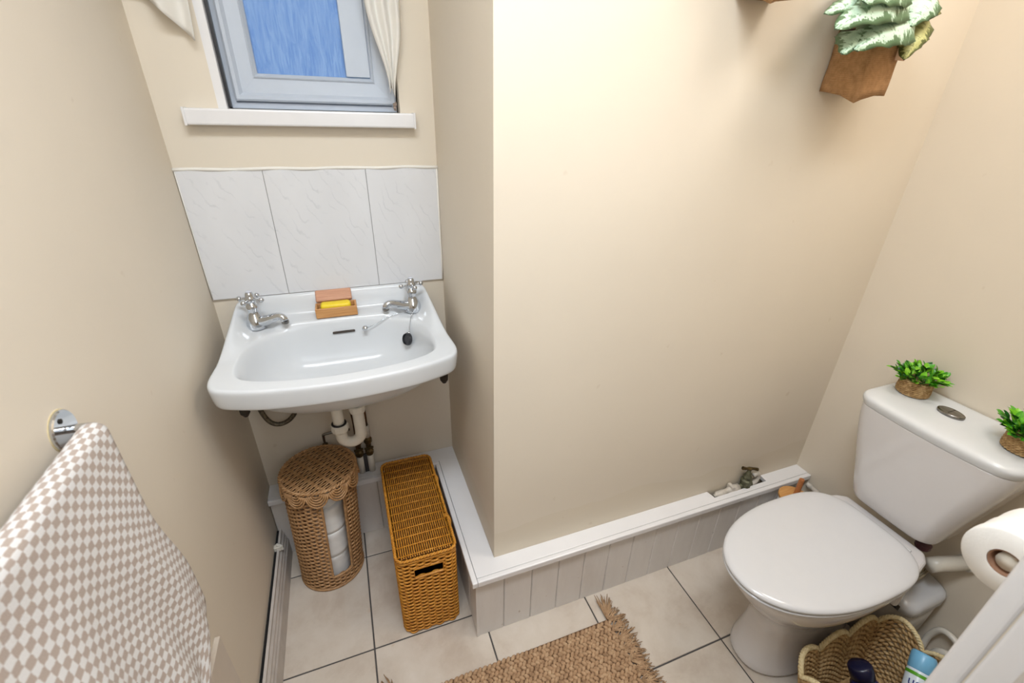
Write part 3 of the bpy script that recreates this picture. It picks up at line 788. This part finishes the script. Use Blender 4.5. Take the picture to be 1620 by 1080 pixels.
# ------------------------------------------------------------------ toilet
TY = -.900
def ell(cx, hx_f, hx_b, hw, z, n=64, p=2.3, pb=3.2, cy=TY):
    out = []
    for k in range(n):
        a = 2*PI*k/n; c, s = math.cos(a), math.sin(a)
        e = p if c < 0 else pb; hx = hx_f if c < 0 else hx_b
        out.append((cx+hx*math.copysign(abs(c)**(2/e), c), cy+hw*math.copysign(abs(s)**(2/e), s), z))
    return out
wc = thing('toilet', (1.45, TY, 0), 'white close-coupled toilet with its lid down against the right wall', 'toilet')
rings = [ell(1.44, .178, .19, .098, .001), ell(1.44, .176, .19, .098, .012), ell(1.44, .163, .185, .090, .05), ell(1.44, .150, .18, .084, .11), ell(1.44, .148, .18, .083, .17), ell(1.44, .168, .18, .092, .22),
         ell(1.44, .205, .18, .114, .27), ell(1.44, .243, .18, .138, .315), ell(1.44, .268, .185, .153, .355), ell(1.44, .278, .20, .159, .385), ell(1.44, .276, .20, .158, .397), ell(1.44, .262, .19, .148, .400)]
obj('pan', *loft(rings), 'cistern', wc, smooth=True, sub=1)
deck = [(1.55, TY-.150), (1.55, TY+.150), (1.648, TY+.126), (1.676, TY+.108), (1.676, TY-.108), (1.648, TY-.126)]
prism('pan_deck', deck, .30, .412, 'cistern', wc, bevel=.012, seg=4)
def seatring(grow, z): return ell(1.43, .293+grow, .200+grow*.6, .162+grow, z, p=2.15, pb=3.4)
obj('seat', *loft([seatring(-.012, .400), seatring(-.002, .401), seatring(.002, .406), seatring(.001, .411), seatring(-.004, .4125)]), 'seatplastic', wc, smooth=True, sub=1)
obj('lid', *loft([seatring(-.004, .4145), seatring(.002, .416), seatring(.003, .421), seatring(.000, .426), seatring(-.008, .4295), seatring(-.03, .4315), seatring(-.07, .4325), seatring(-.12, .433)]), 'seatplastic', wc, smooth=True, sub=1)
for s in (-1, 1): obj('hinge', *lathe([(.006, -.02), (.007, -.018), (.007, .018), (.006, .02)], (1.634, TY+s*.072, .4125), 16, (0, 1, 0)), 'seatplastic', wc, smooth=False)
# cistern: tapers downwards, bowed front
def cring(z, hw, xf, bow, n=60, xb=1.828, r=.04):
    pts = []
    f = rrect(xf, xb, TY-hw, TY+hw, r)
    for k in range(n*2):
        (px, py), nn = f(k/(n*2)); u = (py-TY)/hw
        if px < (xf+xb)/2: px -= bow*(1-u*u)
        pts.append((px, py, z))
    return pts
cz = [(.425, .095, 1.680, .0), (.430, .106, 1.664, .004), (.445, .112, 1.656, .006), (.50, .124, 1.650, .009), (.56, .140, 1.648, .011), (.62, .157, 1.646, .013), (.67, .169, 1.645, .014), (.70, .1745, 1.645, .015), (.718, .1755, 1.645, .015), (.7215, .1755, 1.645, .015), (.7225, .1750, 1.6455, .015)]
obj('cistern_tank', *loft([cring(z, hw, xf, b) for z, hw, xf, b in cz]), 'cistern', wc, smooth=True, sub=1)
lz = [(.7229, .1750, 1.6455, .015), (.7231, .1765, 1.644, .015), (.7240, .1765, 1.644, .015), (.735, .180, 1.640, .015), (.745, .180, 1.640, .015), (.752, .173, 1.648, .015), (.755, .160, 1.662, .014), (.756, .12, 1.70, .008)]
obj('cistern_lid', *loft([cring(z, hw, xf, b, xb=1.832) for z, hw, xf, b in lz]), 'ceramic', wc, smooth=True, sub=1)
fbm = MB(); bc = (1.748, -.884, .756)
def ov_(rx, ry, z): return [(bc[0]+rx*math.cos(2*PI*k/32), bc[1]+ry*math.sin(2*PI*k/32), bc[2]+z) for k in range(32)]
fb_ = obj('flush_button', *loft([ov_(.020, .029, 0), ov_(.021, .030, .004), ov_(.0205, .0295, .007), ov_(.018, .027, .0085), ov_(.0165, .025, .0075), ov_(.012, .020, .009)]), 'steel', wc, smooth=True)
obj('button_divider', *boxv((bc[0]-.014, bc[1]-.0006, bc[2]+.0085), (bc[0]+.014, bc[1]+.0006, bc[2]+.0096)), 'iron', fb_)
obj('wing_nut', *lathe([(.016, 0), (.018, .004), (.018, .016), (.010, .022)], (1.705, -.985, .395), 16), simple('dark_red_rubber', (74, 40, 44), .5), wc)

# macerator box behind the pan
mc = thing('macerator_box', (1.755, -.90, 0), 'white plastic pump box on the floor behind the toilet', 'pump box')
def mring(g, z): 
    f = rrect(1.668-g, 1.832, -1.052-g, -.74, .03); return [(*f(k/60)[0], z) for k in range(60)]
obj('box_body', *loft([mring(-.008, .002), mring(-.004, .10), mring(-.002, .20)]), simple('greyed_white_plastic', (196, 190, 180), .4, var=.05), mc, smooth=True)
obj('box_lid', *loft([mring(0, .196), mring(.004, .198), mring(.004, .224), mring(-.001, .232), mring(-.012, .237), mring(-.03, .239)]), 'seatplastic', mc, smooth=True)
obj('round_cap', *lathe([(.028, 0), (.029, .004), (.026, .009), (.010, .012)], (1.700, -.965, .239), 28), 'seatplastic', mc, smooth=True)
obj('rating_label', *boxv((1.6625, -1.025, .200), (1.6636, -.955, .218)), simple('dark_grey_label', (88, 82, 76), .5), mc)
tm = MB()
for k in range(5): tm.add(boxv((1.6618, -1.018+.011*k, .2035), (1.6626, -1.012+.011*k, .2145)))
tm.build('label_print', 'black', mc)
cb = MB(); pts = []
for k in range(90):
    a = 2*PI*k/26; pts.append((1.762+.034*math.cos(a)+.006*math.sin(k*.3), -.985+.022*math.sin(a)+.0002*k, .249+.0002*k+.018*(1+math.cos(a))+.003*math.sin(k*.7)))
tag(obj('coiled_cable', *tube(pts, .0034, 6), simple('dirty_cream_cable', (170, 156, 128), .5, var=.2), smooth=True, loc=(1.748, -.96, .243)), 'dirty coiled cable lying on the white pump box', 'cable')
wp = thing('soil_pipe', (1.78, -1.02, .32), 'white pipe running into the wall below the cistern', 'pipe')
obj('pipe_run', *tube([(1.735, -1.008, .338), (1.76, -1.016, .342), (1.8355, -1.050, .355)], .020, 20), 'pipe', wp, smooth=True)
obj('pipe_collar', *tube([(1.818, -1.043, .352), (1.8356, -1.050, .355)], .0235, 20), 'pipe', wp, smooth=True)
hs = thing('white_hose', (1.80, -1.09, .0), 'white plastic hose looped on the floor between pump box and right wall', 'hose')
obj('hose_loop', *tube(smoothpath([(1.800, -1.075, .012), (1.812, -1.070, .07), (1.815, -1.085, .115), (1.812, -1.12, .118), (1.806, -1.16, .09), (1.80, -1.22, .05), (1.80, -1.28, .02)], 40), .0085, 10), 'pipe', hs, smooth=True)
obj('hose_loop', *tube(smoothpath([(1.790, -1.10, .010), (1.797, -1.11, .06), (1.797, -1.14, .07), (1.79, -1.20, .04), (1.78, -1.27, .012)], 30), .012, 10), 'pipe', hs, smooth=True)

# toilet brush and pipe in the corner
tb_ = thing('toilet_brush', (1.695, -.645, 0), 'toilet brush with turned wooden lid and handle in the corner behind the toilet', 'toilet brush')
TBC = (1.688, -.645)
obj('brush_pot', *lathe([(.040, 0), (.044, .004), (.046, .12), (.046, .248)], (TBC[0], TBC[1], .002), 32), 'ceramic', tb_, smooth=True)
obj('wooden_lid', *lathe([(.048, 0), (.050, .003), (.050, .011), (.046, .014)], (TBC[0], TBC[1], .250), 36), 'brushwood', tb_, smooth=False)
obj('handle', *lathe([(.0085, 0), (.0085, .065), (.0075, .068)], (TBC[0]+.010, TBC[1]+.004, .264), 16), bamboo('reddish_handle_wood', (168, 102, 56), (196, 130, 80)), tb_, smooth=False)
obj('valve_pipe', *tube(smoothpath([(1.815, -.596, .235), (1.822, -.62, .228), (1.826, -.65, .218), (1.826, -.69, .20)], 16), [.008, .008, .010, .010, .008, .008, .009, .011, .011, .009, .008, .008, .010, .010, .008, .008], 10), 'dirtypipe', loc=(1.82, -.63, .22), smooth=True)
o_ = bpy.data.objects['valve_pipe']; tag(o_, 'short white painted pipe with collars on the right wall beside the brush handle', 'pipe')

# stopcock in the ledge cut-out
sv = thing('stopcock', (1.56, -.543, .262), 'old grey-green stopcock with a brass T-handle in the ledge cut-out', 'valve')
obj('valve_body', *lathe([(.014, -.035), (.017, -.03), (.0185, 0), (.016, .007), (.019, .012), (.019, .026), (.013, .031), (.015, .042), (.011, .050), (.0065, .064), (.006, .076)], (1.562, -.546, .262), 10), 'verdigris', sv)
th = MB(); th.add(tube([(1.534, -.540, .344), (1.548, -.5425, .340), (1.562, -.545, .338), (1.576, -.5475, .336), (1.593, -.551, .330)], [.007, .005, .0065, .005, .0065], 8)); th.add(lathe([(.0055, 0), (.0075, .004), (.0075, .010), (.004, .013)], (1.562, -.545, .330), 8))
th.build('t_handle', 'brass', sv)
obj('inlet_arm', *tube([(1.530, -.545, .262), (1.565, -.545, .266), (1.590, -.545, .262)], .0105, 8), 'verdigris', sv)
pw = thing('lagged_pipe', (1.48, -.545, .25), 'white painted pipe and elbow lying in the ledge cut-out by the stopcock', 'pipe')
obj('pipe_length', *tube([(1.428, -.545, .254), (1.436, -.545, .256), (1.438, -.545, .256), (1.47, -.545, .258), (1.472, -.545, .258), (1.488, -.545, .260), (1.490, -.545, .260), (1.515, -.545, .263), (1.532, -.545, .262)], [.006, .006, .011, .012, .010, .010, .012, .014, .013], 10), 'dirtypipe', pw, smooth=True)
obj('pipe_bracket', *boxv((1.494, -.557, .252), (1.506, -.530, .280)), 'dirtypipe', pw, bevel=.002)
obj('elbow', *tube(smoothpath([(1.588, -.546, .300), (1.602, -.546, .306), (1.612, -.546, .296), (1.613, -.546, .278), (1.604, -.546, .262), (1.590, -.546, .258)], 14), .009, 10), 'dirtypipe', pw, smooth=True)

# ------------------------------------------------------------------ small artificial plants on the cistern
def rope_pot(root, c, r=.035, h=.046):
    x, y, z = c; mb = MB(); k = 8
    for i in range(k):
        rr = r*(1.0+.02*math.sin(i)); zz = z+.0045+i*(h-.005)/k
        for ph in (0, PI):
            mb.add(tube([(x+(rr+.0016*math.cos(14*a+ph+i))*math.cos(a), y+(rr+.0016*math.cos(14*a+ph+i))*math.sin(a), zz+.0016*math.sin(14*a+ph+i)) for a in [2*PI*j/110 for j in range(110)]], .0022, 5, closed=True))
    stuff(mb.build('coiled_rope_wall', 'rope', root, smooth=True))
    obj('pot_core', *lathe([(r-.002, 0), (r-.002, h-.006), (r-.006, h-.006), (r-.006, h-.014), (.001, h-.014)], (x, y, z+.001), 24), 'rope', root)
def small_leaf(base, d, L_, wd, up):
    d = V(d).normalized(); s = d.cross(V(up)).normalized(); n = s.cross(d)
    vs = []; ks = (0, .18, .4, .65, .85, 1); ws = (.15, .6, 1, .95, .6, .05)
    for k, w_ in zip(ks, ws):
        p = V(base)+d*L_*k-n*(L_*.18*k*k)
        vs += [p+s*wd*w_*.5+n*wd*.12*w_, p-n*wd*.04, p-s*wd*w_*.5+n*wd*.12*w_]
    fs = []
    for i in range(5):
        for j in range(2): a = i*3+j; fs.append((a, a+1, a+4, a+3))
    return vs, fs
def make_plant(loc, label, seed):
    random.seed(seed)
    t = thing('small_plant', loc, label, 'plant', 'small artificial plants on the cistern')
    x, y, z = loc; rope_pot(t, loc)
    sm = MB()
    leaves = []
    for k in range(34):
        a = 2*PI*k*.381966*1.0; tilt = .15+1.15*math.sqrt(k/34)
        L_ = random.uniform(.034, .056); d = V((math.cos(a)*math.sin(tilt), math.sin(a)*math.sin(tilt), math.cos(tilt)))
        b = V((x+math.cos(a)*.012, y+math.sin(a)*.012, z+.034)); e = b+d*L_
        sm.add(tube([b, b.lerp(e, .6), e], .0008, 4))
        for j in range(7):
            dd = (d+V((random.uniform(-1, 1), random.uniform(-1, 1), random.uniform(-.2, .9)))*.8).normalized()
            leaves.append((b.lerp(e, .45+.5*random.random()), dd, random.uniform(.016, .025), random.uniform(.011, .015)))
    sm.build('stems', 'leaf3', t)
    for i, (b, d, l_, w_) in enumerate(leaves[:230]):
        vs, fs = small_leaf(b, d, l_, w_, (random.uniform(-.3, .3), random.uniform(-.3, .3), 1))
        obj('leaf', vs, fs, ('leaf1', 'leaf2', 'leaf1', 'leaf2', 'leaf3')[i % 5], t, smooth=True)
    return t
make_plant((1.763, -.782, .7565), 'small artificial green plant in a rope pot on the far end of the cistern', 3)
make_plant((1.742, -1.030, .7565), 'small artificial green plant in a rope pot on the near end of the cistern', 11)
random.seed(5)

# ------------------------------------------------------------------ burlap bag planters on the main wall
def make_bag(x0, y0, z0, label):
    t = thing('wall_planter', (x0, y0, z0), label, 'plant pot', 'burlap bag planters on the main wall')
    Wd, Dp, Hh = .087, .088, .15; N = 10; rings = []
    for iz in range(9):
        z = z0+Hh*iz/8; ring = []; g = .003*math.sin(iz*1.3)
        for k in range(4*N):
            side, u = divmod(k, N); u /= N
            if side == 0: p = (x0+u*Wd, y0-Dp)
            elif side == 1: p = (x0+Wd, y0-Dp+u*Dp)
            elif side == 2: p = (x0+Wd-u*Wd, y0)
            else: p = (x0, y0-u*Dp)
            bul = .004*math.sin(u*PI)*math.sin(PI*iz/8+.5)
            nx, ny = ((0, -1), (1, 0), (0, 0), (-1, 0))[side]
            dz = (.006*math.sin(u*PI)*(1 if side in (0, 3) else 0)) if iz == 0 else 0
            fall = max(0, 1-iz/3); X = (p[0]-x0)/Wd; Y = (y0-p[1])/Dp
            ring.append((p[0]+nx*(bul+g*.4)+.01*iz/8, p[1]+ny*(bul+g*.4), z+dz+fall*(.012*(1-Y)-.012*Y*(1-X)+.004*X*Y)))
        rings.append(ring)
    vs, fs = loft(rings, True, False); o = obj('burlap_bag', vs, fs, 'burlap', t, smooth=True, bevel=0)
    o.data.polygons.foreach_set('use_smooth', [True]*len(o.data.polygons))
    obj('soil', *boxv((x0+.006, y0-Dp+.004, z0+.10), (x0+Wd, y0-.003, z0+.125)), simple('dark_potting_soil', (60, 46, 36), .95, bump=.6), t)
    return t
bag = make_bag(1.400, -.5285, 1.462, 'brown burlap bag planter with silver-leaved begonia on the main wall')
obj('paper_tag', *boxv((1.470, -.6245, 1.530), (1.500, -.6235, 1.551)), simple('pink_paper_tag', (214, 178, 152), .8), bag)
b2 = make_bag(1.115, -.5285, 1.6065, 'second burlap bag planter, only its base showing at the top edge')
def big_leaf(root, base, tip, width, up, mat, droop=.15, asym=.62, n=18, m_=10):
    base, tip = V(base), V(tip); L_ = (tip-base).length; d = (tip-base).normalized(); s = d.cross(V(up)).normalized(); nn = s.cross(d).normalized()
    vs, uv = [], []
    for i in range(n+1):
        t = i/n; wv = (math.sin(PI*t**.62)**.8)*(1-.25*t) if 0 < t < 1 else .0
        mid = base+d*L_*t+nn*(droop*L_*math.sin(PI*t)*.6)
        for j in range(m_+1):
            u = -1+2*j/m_; half = width*(asym if u > 0 else 1-asym)
            jag = 1+.045*math.sin(t*26+u*3)+.03*math.sin(t*53)
            x = u*half*wv*(jag if abs(u) > .9 else 1)
            vs.append(mid+s*x+nn*(-abs(u)**1.6*half*.55*wv+.10*width*(1-abs(u))*0+.0025*math.sin(t*22+abs(u)*4)*abs(u))); uv.append((t, (u+1)/2))
    fs = [(i*(m_+1)+j, i*(m_+1)+j+1, (i+1)*(m_+1)+j+1, (i+1)*(m_+1)+j) for i in range(n) for j in range(m_)]
    return obj('leaf', vs, fs, mat, root, smooth=True, uvs=uv, solid=.0008)
C_ = V((1.445, -.60, 1.62))
view = (-.65, -.60, .35)
def pxp(px, py, y):   # point of the y-plane seen at a measured place of the photograph (used to lay out the leaves in the room)
    C = V((0.363, -1.3764, 1.4127)); d = F_*715.67+R_*(px-822.68)-U_*(py-547.95); return C+d*((y-C.y)/d.y)
for (bp, tp_, wd, mt, yb, yt_, dr) in (
        ((1392, 2), (1303, 22), .045, 'begonia', -.60, -.64, .1),
        ((1438, -2), (1320, 47), .080, 'begonia', -.62, -.665, .16),
        ((1372, 46), (1332, 86), .046, 'begonia', -.63, -.655, .1),
        ((1446, 32), (1350, 80), .078, 'begonia', -.625, -.66, .16),
        ((1466, 26), (1430, 95), .050, 'begoniad', -.62, -.645, .12),
        ((1440, -25), (1366, 4), .07, 'begonia', -.63, -.675, .1),
        ((1450, -22), (1488, 22), .075, 'begoniad', -.60, -.625, .12),
        ((1478, -12), (1440, 42), .060, 'begonia', -.62, -.65, .12),
        ((1400, 25), (1440, 62), .055, 'begoniad', -.59, -.60, .1),
        ((1420, -30), (1330, -12), .06, 'begonia', -.58, -.60, .1)):
    a = pxp(*bp, yb); b = pxp(*tp_, yt_)
    big_leaf(bag, a, b, wd*1.45, (-.55, -.70, .55), mt, dr)
stm = MB()
for k in range(7): stm.add(tube(smoothpath([(1.445+.01*math.cos(k), -.575+.01*math.sin(k), 1.56), (1.45+.02*math.cos(k*1.7), -.59, 1.61), C_+V((.05*math.cos(k*2.1), -.01*k*.3, .04*math.sin(k)))], 8), .002, 6))
stm.build('stems', simple('begonia_stem', (150, 110, 80), .5), bag, smooth=True)
for k in range(5):
    a = -.9-.45*k; big_leaf(b2, (1.16, -.575, 1.74), (1.16+.13*math.cos(a), -.575+.09*math.sin(a), 1.72), .07, (0, -.2, 1), 'begonia')

# ------------------------------------------------------------------ curtains
def cloth(name, fn_, nu, nv, label):
    vs = [fn_(i/nu, j/nv) for j in range(nv+1) for i in range(nu+1)]
    fs = [(j*(nu+1)+i, j*(nu+1)+i+1, (j+1)*(nu+1)+i+1, (j+1)*(nu+1)+i) for j in range(nv) for i in range(nu)]
    o = obj(name, vs, fs, 'curtain', smooth=True, loc=vs[0], solid=.0008); return tag(o, label, 'curtain', 'sheer curtains at the window')
def cr(u, v):    # right hand panel: v 0 top .. 1 bottom tip
    z = 2.05-v*.60; e = sstep(.55, 1, v)
    xl_ = .470+.010*math.sin(v*3)+(.050)*sstep(.62, 1.0, v)**1.3; xr_ = .575-.02*v-.022*sstep(.75, 1, v)
    x = xl_+(xr_-xl_)*u
    return (x, -.030-.010*math.sin(u*PI*5)*(1-.6*e), z+.012*math.sin(u*4)*e)
cloth('curtain', cr, 40, 40, 'sheer cream curtain hanging in a point at the right of the window')
def clf(u, v):   # left panel: swept to the left, drooping fold
    z0 = 2.05; a = (.02+.135*u, z0); tipx = .012+.108*u; tipz = 1.640-.105*u**1.1
    x = a[0]+(tipx-a[0])*v; z = z0+(tipz-z0)*v
    return (x, -.026-.012*math.sin(u*PI*4+.6)*(.4+.6*v)-.010*sstep(.8, 1, v)*math.sin(u*PI), z)
cloth('curtain', clf, 40, 40, 'sheer cream curtain drawn to the left of the window, its hem sloping down')

# ------------------------------------------------------------------ towel on its rail
rl = thing('towel_rail', (0, -.755, 1.049), 'chrome towel rail on a round wall plate, bar hidden by the towel', 'towel rail')
PZ = 1.049; PYy = -.755
pl = obj('wall_plate', *lathe([(.0262, .0), (.0262, .003), (.0245, .0045), (.002, .0048)], (.0005, PYy, PZ), 40, (1, 0, 0)), 'chrome', rl, smooth=False)
obj('plate_gasket', *lathe([(.0275, 0), (.0275, .0006)], (.0002, PYy, PZ), 32, (1, 0, 0)), 'strawrim', rl)
for dy, dz in ((-.004, .0155), (.004, -.0155)):
    obj('screw', *lathe([(.0032, 0), (.0034, .001), (.002, .0012)], (.0052, PYy+dy, PZ+dz), 12, (1, 0, 0)), 'iron', rl)
BXr = .040
bar = smoothpath([(.004, PYy, PZ), (.022, PYy, PZ), (.034, PYy-.003, PZ), (BXr, PYy-.014, PZ), (BXr, PYy-.03, PZ), (BXr, PYy-.12, PZ), (BXr, PYy-.24, PZ), (BXr, PYy-.36, PZ)], 40)
obj('rail_bar', *tube(bar, .0052, 14), 'chrome', rl, smooth=True)
def towel_pt(u, v):
    """u 0 far edge..1 near edge ; v 0 back hem .. .45 top .. 1 front hem"""
    y0 = -.776; yy = y0-.34*u
    if v < .42:
        t = 1-v/.42; z = PZ+.004-.30*t; x = BXr-.012-.008*sstep(0, .3, t)
    elif v < .50:
        a = PI*(v-.42)/.08; x = BXr-.012*math.cos(a); z = PZ+.004+.010*math.sin(a)
    else:
        t = (v-.50)/.5; z = PZ+.002-.50*t; e = 1-u
        x = BXr+.012*(1-t)+.014*t+(.030*sstep(0, 1, t)+.014*math.sin(u*9+1.2)*sstep(.05, .6, t)+.010*math.sin(u*19)*sstep(.2, .8, t))*sstep(0, .35, u)
        yy += e*(.034*sstep(.25, .62, t)-.150*sstep(.74, 1.0, t))
    return (x, yy, z), (u*.34, (v*1.06))
nu, nv = 60, 110
P_ = [towel_pt(i/nu, j/nv) for j in range(nv+1) for i in range(nu+1)]
tw = obj('hand_towel', [p for p, _ in P_], [(j*(nu+1)+i, j*(nu+1)+i+1, (j+1)*(nu+1)+i+1, (j+1)*(nu+1)+i) for j in range(nv) for i in range(nu)], 'towel', smooth=True, loc=(BXr, -.94, PZ), uvs=[q for _, q in P_], solid=.006)
tag(tw, 'brown and white checked hand towel hanging over the rail on the left wall', 'towel')

# ------------------------------------------------------------------ toilet roll on holder, right of the doorway
hr = make_roll('hanging_toilet_roll', (1.160, -1.226, .870), 'large toilet roll on a wall holder beside the doorway frame', group=None, r=.051, h=.105, axis=(1, 0, 0))
hd = thing('roll_holder', (1.14, FY, .93), 'white toilet roll holder fixed to the wall behind the hanging roll', 'holder')
obj('spindle', *tube([(1.166, -1.226, .870), (1.28, -1.226, .870)], .013, 14), 'pipe', hd, smooth=True)
obj('holder_arm', *tube(smoothpath([(1.28, -1.226, .870), (1.292, -1.235, .88), (1.294, -1.26, .90), (1.294, -1.2985, .91)], 14), .006, 10), 'chrome', hd, smooth=True)
obj('holder_plate', *lathe([(.024, 0), (.024, .004), (.018, .006)], (1.294, -1.2995, .91), 28, (0, 1, 0)), 'chrome', hd)

# ------------------------------------------------------------------ seagrass basket with cleaning bottles
GX0, GX1, GY0, GY1 = 1.285, 1.648, -1.262, -1.012
sg = thing('seagrass_basket', ((GX0+GX1)/2, (GY0+GY1)/2, 0), 'open seagrass basket with pale scalloped rim beside the toilet foot', 'basket')
def gfn(t, s):   # s 0 base..1 rim, slight taper
    k = .035*(1-s); f = rrect(GX0+k, GX1-k, GY0+k, GY1-k, .045); return f(t)
def gh(t): return .158+.044*abs(math.sin(t*PI*10+.35))**.75
nr = 24
stuff(weave_rows(lambda t, i: gfn(t, i/nr), 0, nr, lambda t, i: .006+(gh(t)-.006)*i/nr, 88, .0046, .0036, 352).build('woven_wall', 'seagrass', sg, smooth=True))
st = MB()
for k in range(88):
    t_ = (k+.5)/88; st.add(tube([(*gfn(t_, s)[0], .004+(gh(t_)-.004)*s) for s in (0, .5, 1)], .0028, 5))
stuff(st.build('stakes', 'seagrass', sg, smooth=True))
rm = MB()
for ph in (0, 2*PI/3, 4*PI/3):
    pts = []
    for k in range(420):
        t_ = k/420; (px, py), n = gfn(t_, 1); c = 70*2*PI*t_+ph; pts.append((px+n[0]*.0035*math.cos(c), py+n[1]*.0035*math.cos(c), gh(t_)+.0035*math.sin(c)))
    rm.add(tube(pts, .0040, 5, closed=True))
stuff(rm.build('bound_rim', 'strawrim', sg, smooth=True))
f0 = rrect(GX0+.04, GX1-.04, GY0+.04, GY1-.04, .04)
vs, fs = loft([[(*f0(k/48)[0], z) for k in range(48)] for z in (.002, .008)]); obj('basket_floor', vs, fs, 'seagrass', sg)
# navy bottle
nb = thing('navy_bottle', (1.42, -1.115, .01), 'navy blue cleaner bottle with red flash, standing in the seagrass basket', 'bottle')
ax = V((-.04, .55, .80)).normalized(); c0 = V((1.432, -1.180, .058))
obj('bottle_body', *lathe([(.030, 0), (.034, .004), (.034, .110), (.031, .124), (.024, .134), (.022, .138)], c0, 32, ax), 'navy', nb, smooth=True)
obj('bottle_cap', *lathe([(.0245, .136), (.0275, .138), (.0275, .164), (.024, .170), (.008, .172)], c0, 32, ax), simple('dark_navy_cap', (18, 20, 52), .3), nb, smooth=True)
def patch(c0, ax, r, a0, a1, z0, z1, name, mat, root, n=10):
    q = V((0, 0, 1)).rotation_difference(ax); vs = []
    for z in (z0, z1):
        for k in range(n+1):
            a = a0+(a1-a0)*k/n; vs.append(c0+q @ V((r*math.cos(a), r*math.sin(a), z)))
    return obj(name, vs, [(k, k+1, n+2+k, n+1+k) for k in range(n)], mat, root, smooth=True)
patch(c0, ax, .0346, -2.7, -2.1, .095, .120, 'red_flash', 'red', nb)
patch(c0, ax, .0345, -1.45, -.5, .020, .108, 'white_label', 'labelwhite', nb)
# spray can lying slanted
sc3 = thing('spray_can', (1.50, -1.15, .05), 'white spray can with light blue cap and green band, slanting in the seagrass basket', 'spray can')
c1 = V((1.466, -1.198, .125)); ax1 = V((.60, .36, .62)).normalized()
obj('can_body', *lathe([(.024, 0), (.0262, .003), (.0262, .118), (.024, .124)], c1, 32, ax1), 'canwhite', sc3, smooth=True)
obj('can_cap', *lathe([(.0245, .122), (.0262, .124), (.0255, .160), (.022, .166), (.018, .164), (.014, .158)], c1, 32, ax1), 'cap_blue', sc3, smooth=True)
obj('green_band', *lathe([(.0264, .108), (.0265, .109), (.0265, .115), (.0264, .116)], c1, 32, ax1, cap=False), 'lime', sc3, smooth=True)
cu = bpy.data.curves.new('lettering', 'FONT'); cu.body = 'ust'; cu.size = .030; cu.align_x = 'CENTER'; cu.resolution_u = 3
to = bpy.data.objects.new('lettering_source', cu); COL.objects.link(to)
dg = bpy.context.evaluated_depsgraph_get(); me = bpy.data.meshes.new_from_object(to.evaluated_get(dg))
q = V((0, 0, 1)).rotation_difference(ax1)
tocam = (q.inverted() @ (V((0.363, -1.3764, 1.4127))-c1)); ac = math.atan2(tocam.y, tocam.x)
vs = []
for v_ in me.vertices:   # the word runs across the can's length, wrapped on its side
    a = ac+v_.co.x/.0268
    vs.append(c1+q @ V((.0268*math.cos(a), .0268*math.sin(a), .083+v_.co.y)))
fcs = [tuple(p.vertices) for p in me.polygons]
obj('lettering', vs, fcs, 'ink', sc3)
bpy.data.objects.remove(to); bpy.data.curves.remove(cu)

# ------------------------------------------------------------------ jute rug
MX0, MX1, MY0, MY1 = .315, .965, -1.08, -.664
rg_ = thing('jute_rug', ((MX0+MX1)/2, (MY0+MY1)/2, 0), 'chunky brown braided jute rug with frayed tassels on the tiled floor', 'rug')
random.seed(21)
kn = MB(); dx, dy = .0140, .0115
def knot(x, y, ang, l_, w_, h_):
    c, s = math.cos(ang), math.sin(ang); v, f = sphere((0, 0, 0), 1, 7, 5)
    return [(x+p[0]*l_*c-p[1]*w_*s, y+p[0]*l_*s+p[1]*w_*c, .0065+p[2]*h_*.5) for p in v], f
ny = int((MY1-MY0)/dy); nx = int((MX1-MX0)/dx)+1
for j in range(ny):
    for i in range(nx):
        kn.add(knot(MX0+(i+.5*(j % 2))*dx+random.uniform(-.0015, .0015), MY0+j*dy+random.uniform(-.001, .001)+.003*math.sin(i*.12), (.75 if j % 2 else -.75)+random.uniform(-.2, .2), .0105, .0062, .013+random.uniform(-.002, .003)))
stuff(kn.build('braided_surface', 'jute', rg_, smooth=True))
obj('rug_base', *boxv((MX0+.002, MY0+.002, .0008), (MX1-.002, MY1-.006, .005)), simple('dark_jute_backing', (112, 82, 56), .95), rg_)
def tassel(x, y, sx, spread, L_, lift=0):
    mb = MB()
    for k in range(30):
        a = random.uniform(-spread, spread)+lift*.9; l_ = L_*random.uniform(.6, 1.1); d = V((sx*math.cos(a), math.sin(a), 0))
        b = V((x, y+random.uniform(-.008, .008), .006+random.uniform(0, .006))); c = random.uniform(-.5, .5)
        z1 = .002+random.uniform(0, .012)
        mb.add(tube([b, b+d*l_*.5+V((0, .01*c, .004)), b+d*l_+V((0, .02*c, 0))-V((0, 0, b.z-z1))], [.0021, .0019, .0009], 4))
    stuff(mb.build('tassel', 'jute', rg_, smooth=True))
for k in range(14):
    y = MY1-.008-k*(MY1-MY0-.01)/13
    tassel(MX1+.0, y, 1, .85, .058, .6 if k == 0 else 0); tassel(MX0, y, -1, .75, .045, .7 if k == 0 else 0)
tassel(MX1-.003, MY1-.002, 1, .45, .070, 1.3); tassel(MX0+.003, MY1-.002, -1, .4, .07, 1.2)

for o in bpy.data.objects:
    if '_b' in o: del o['_b']
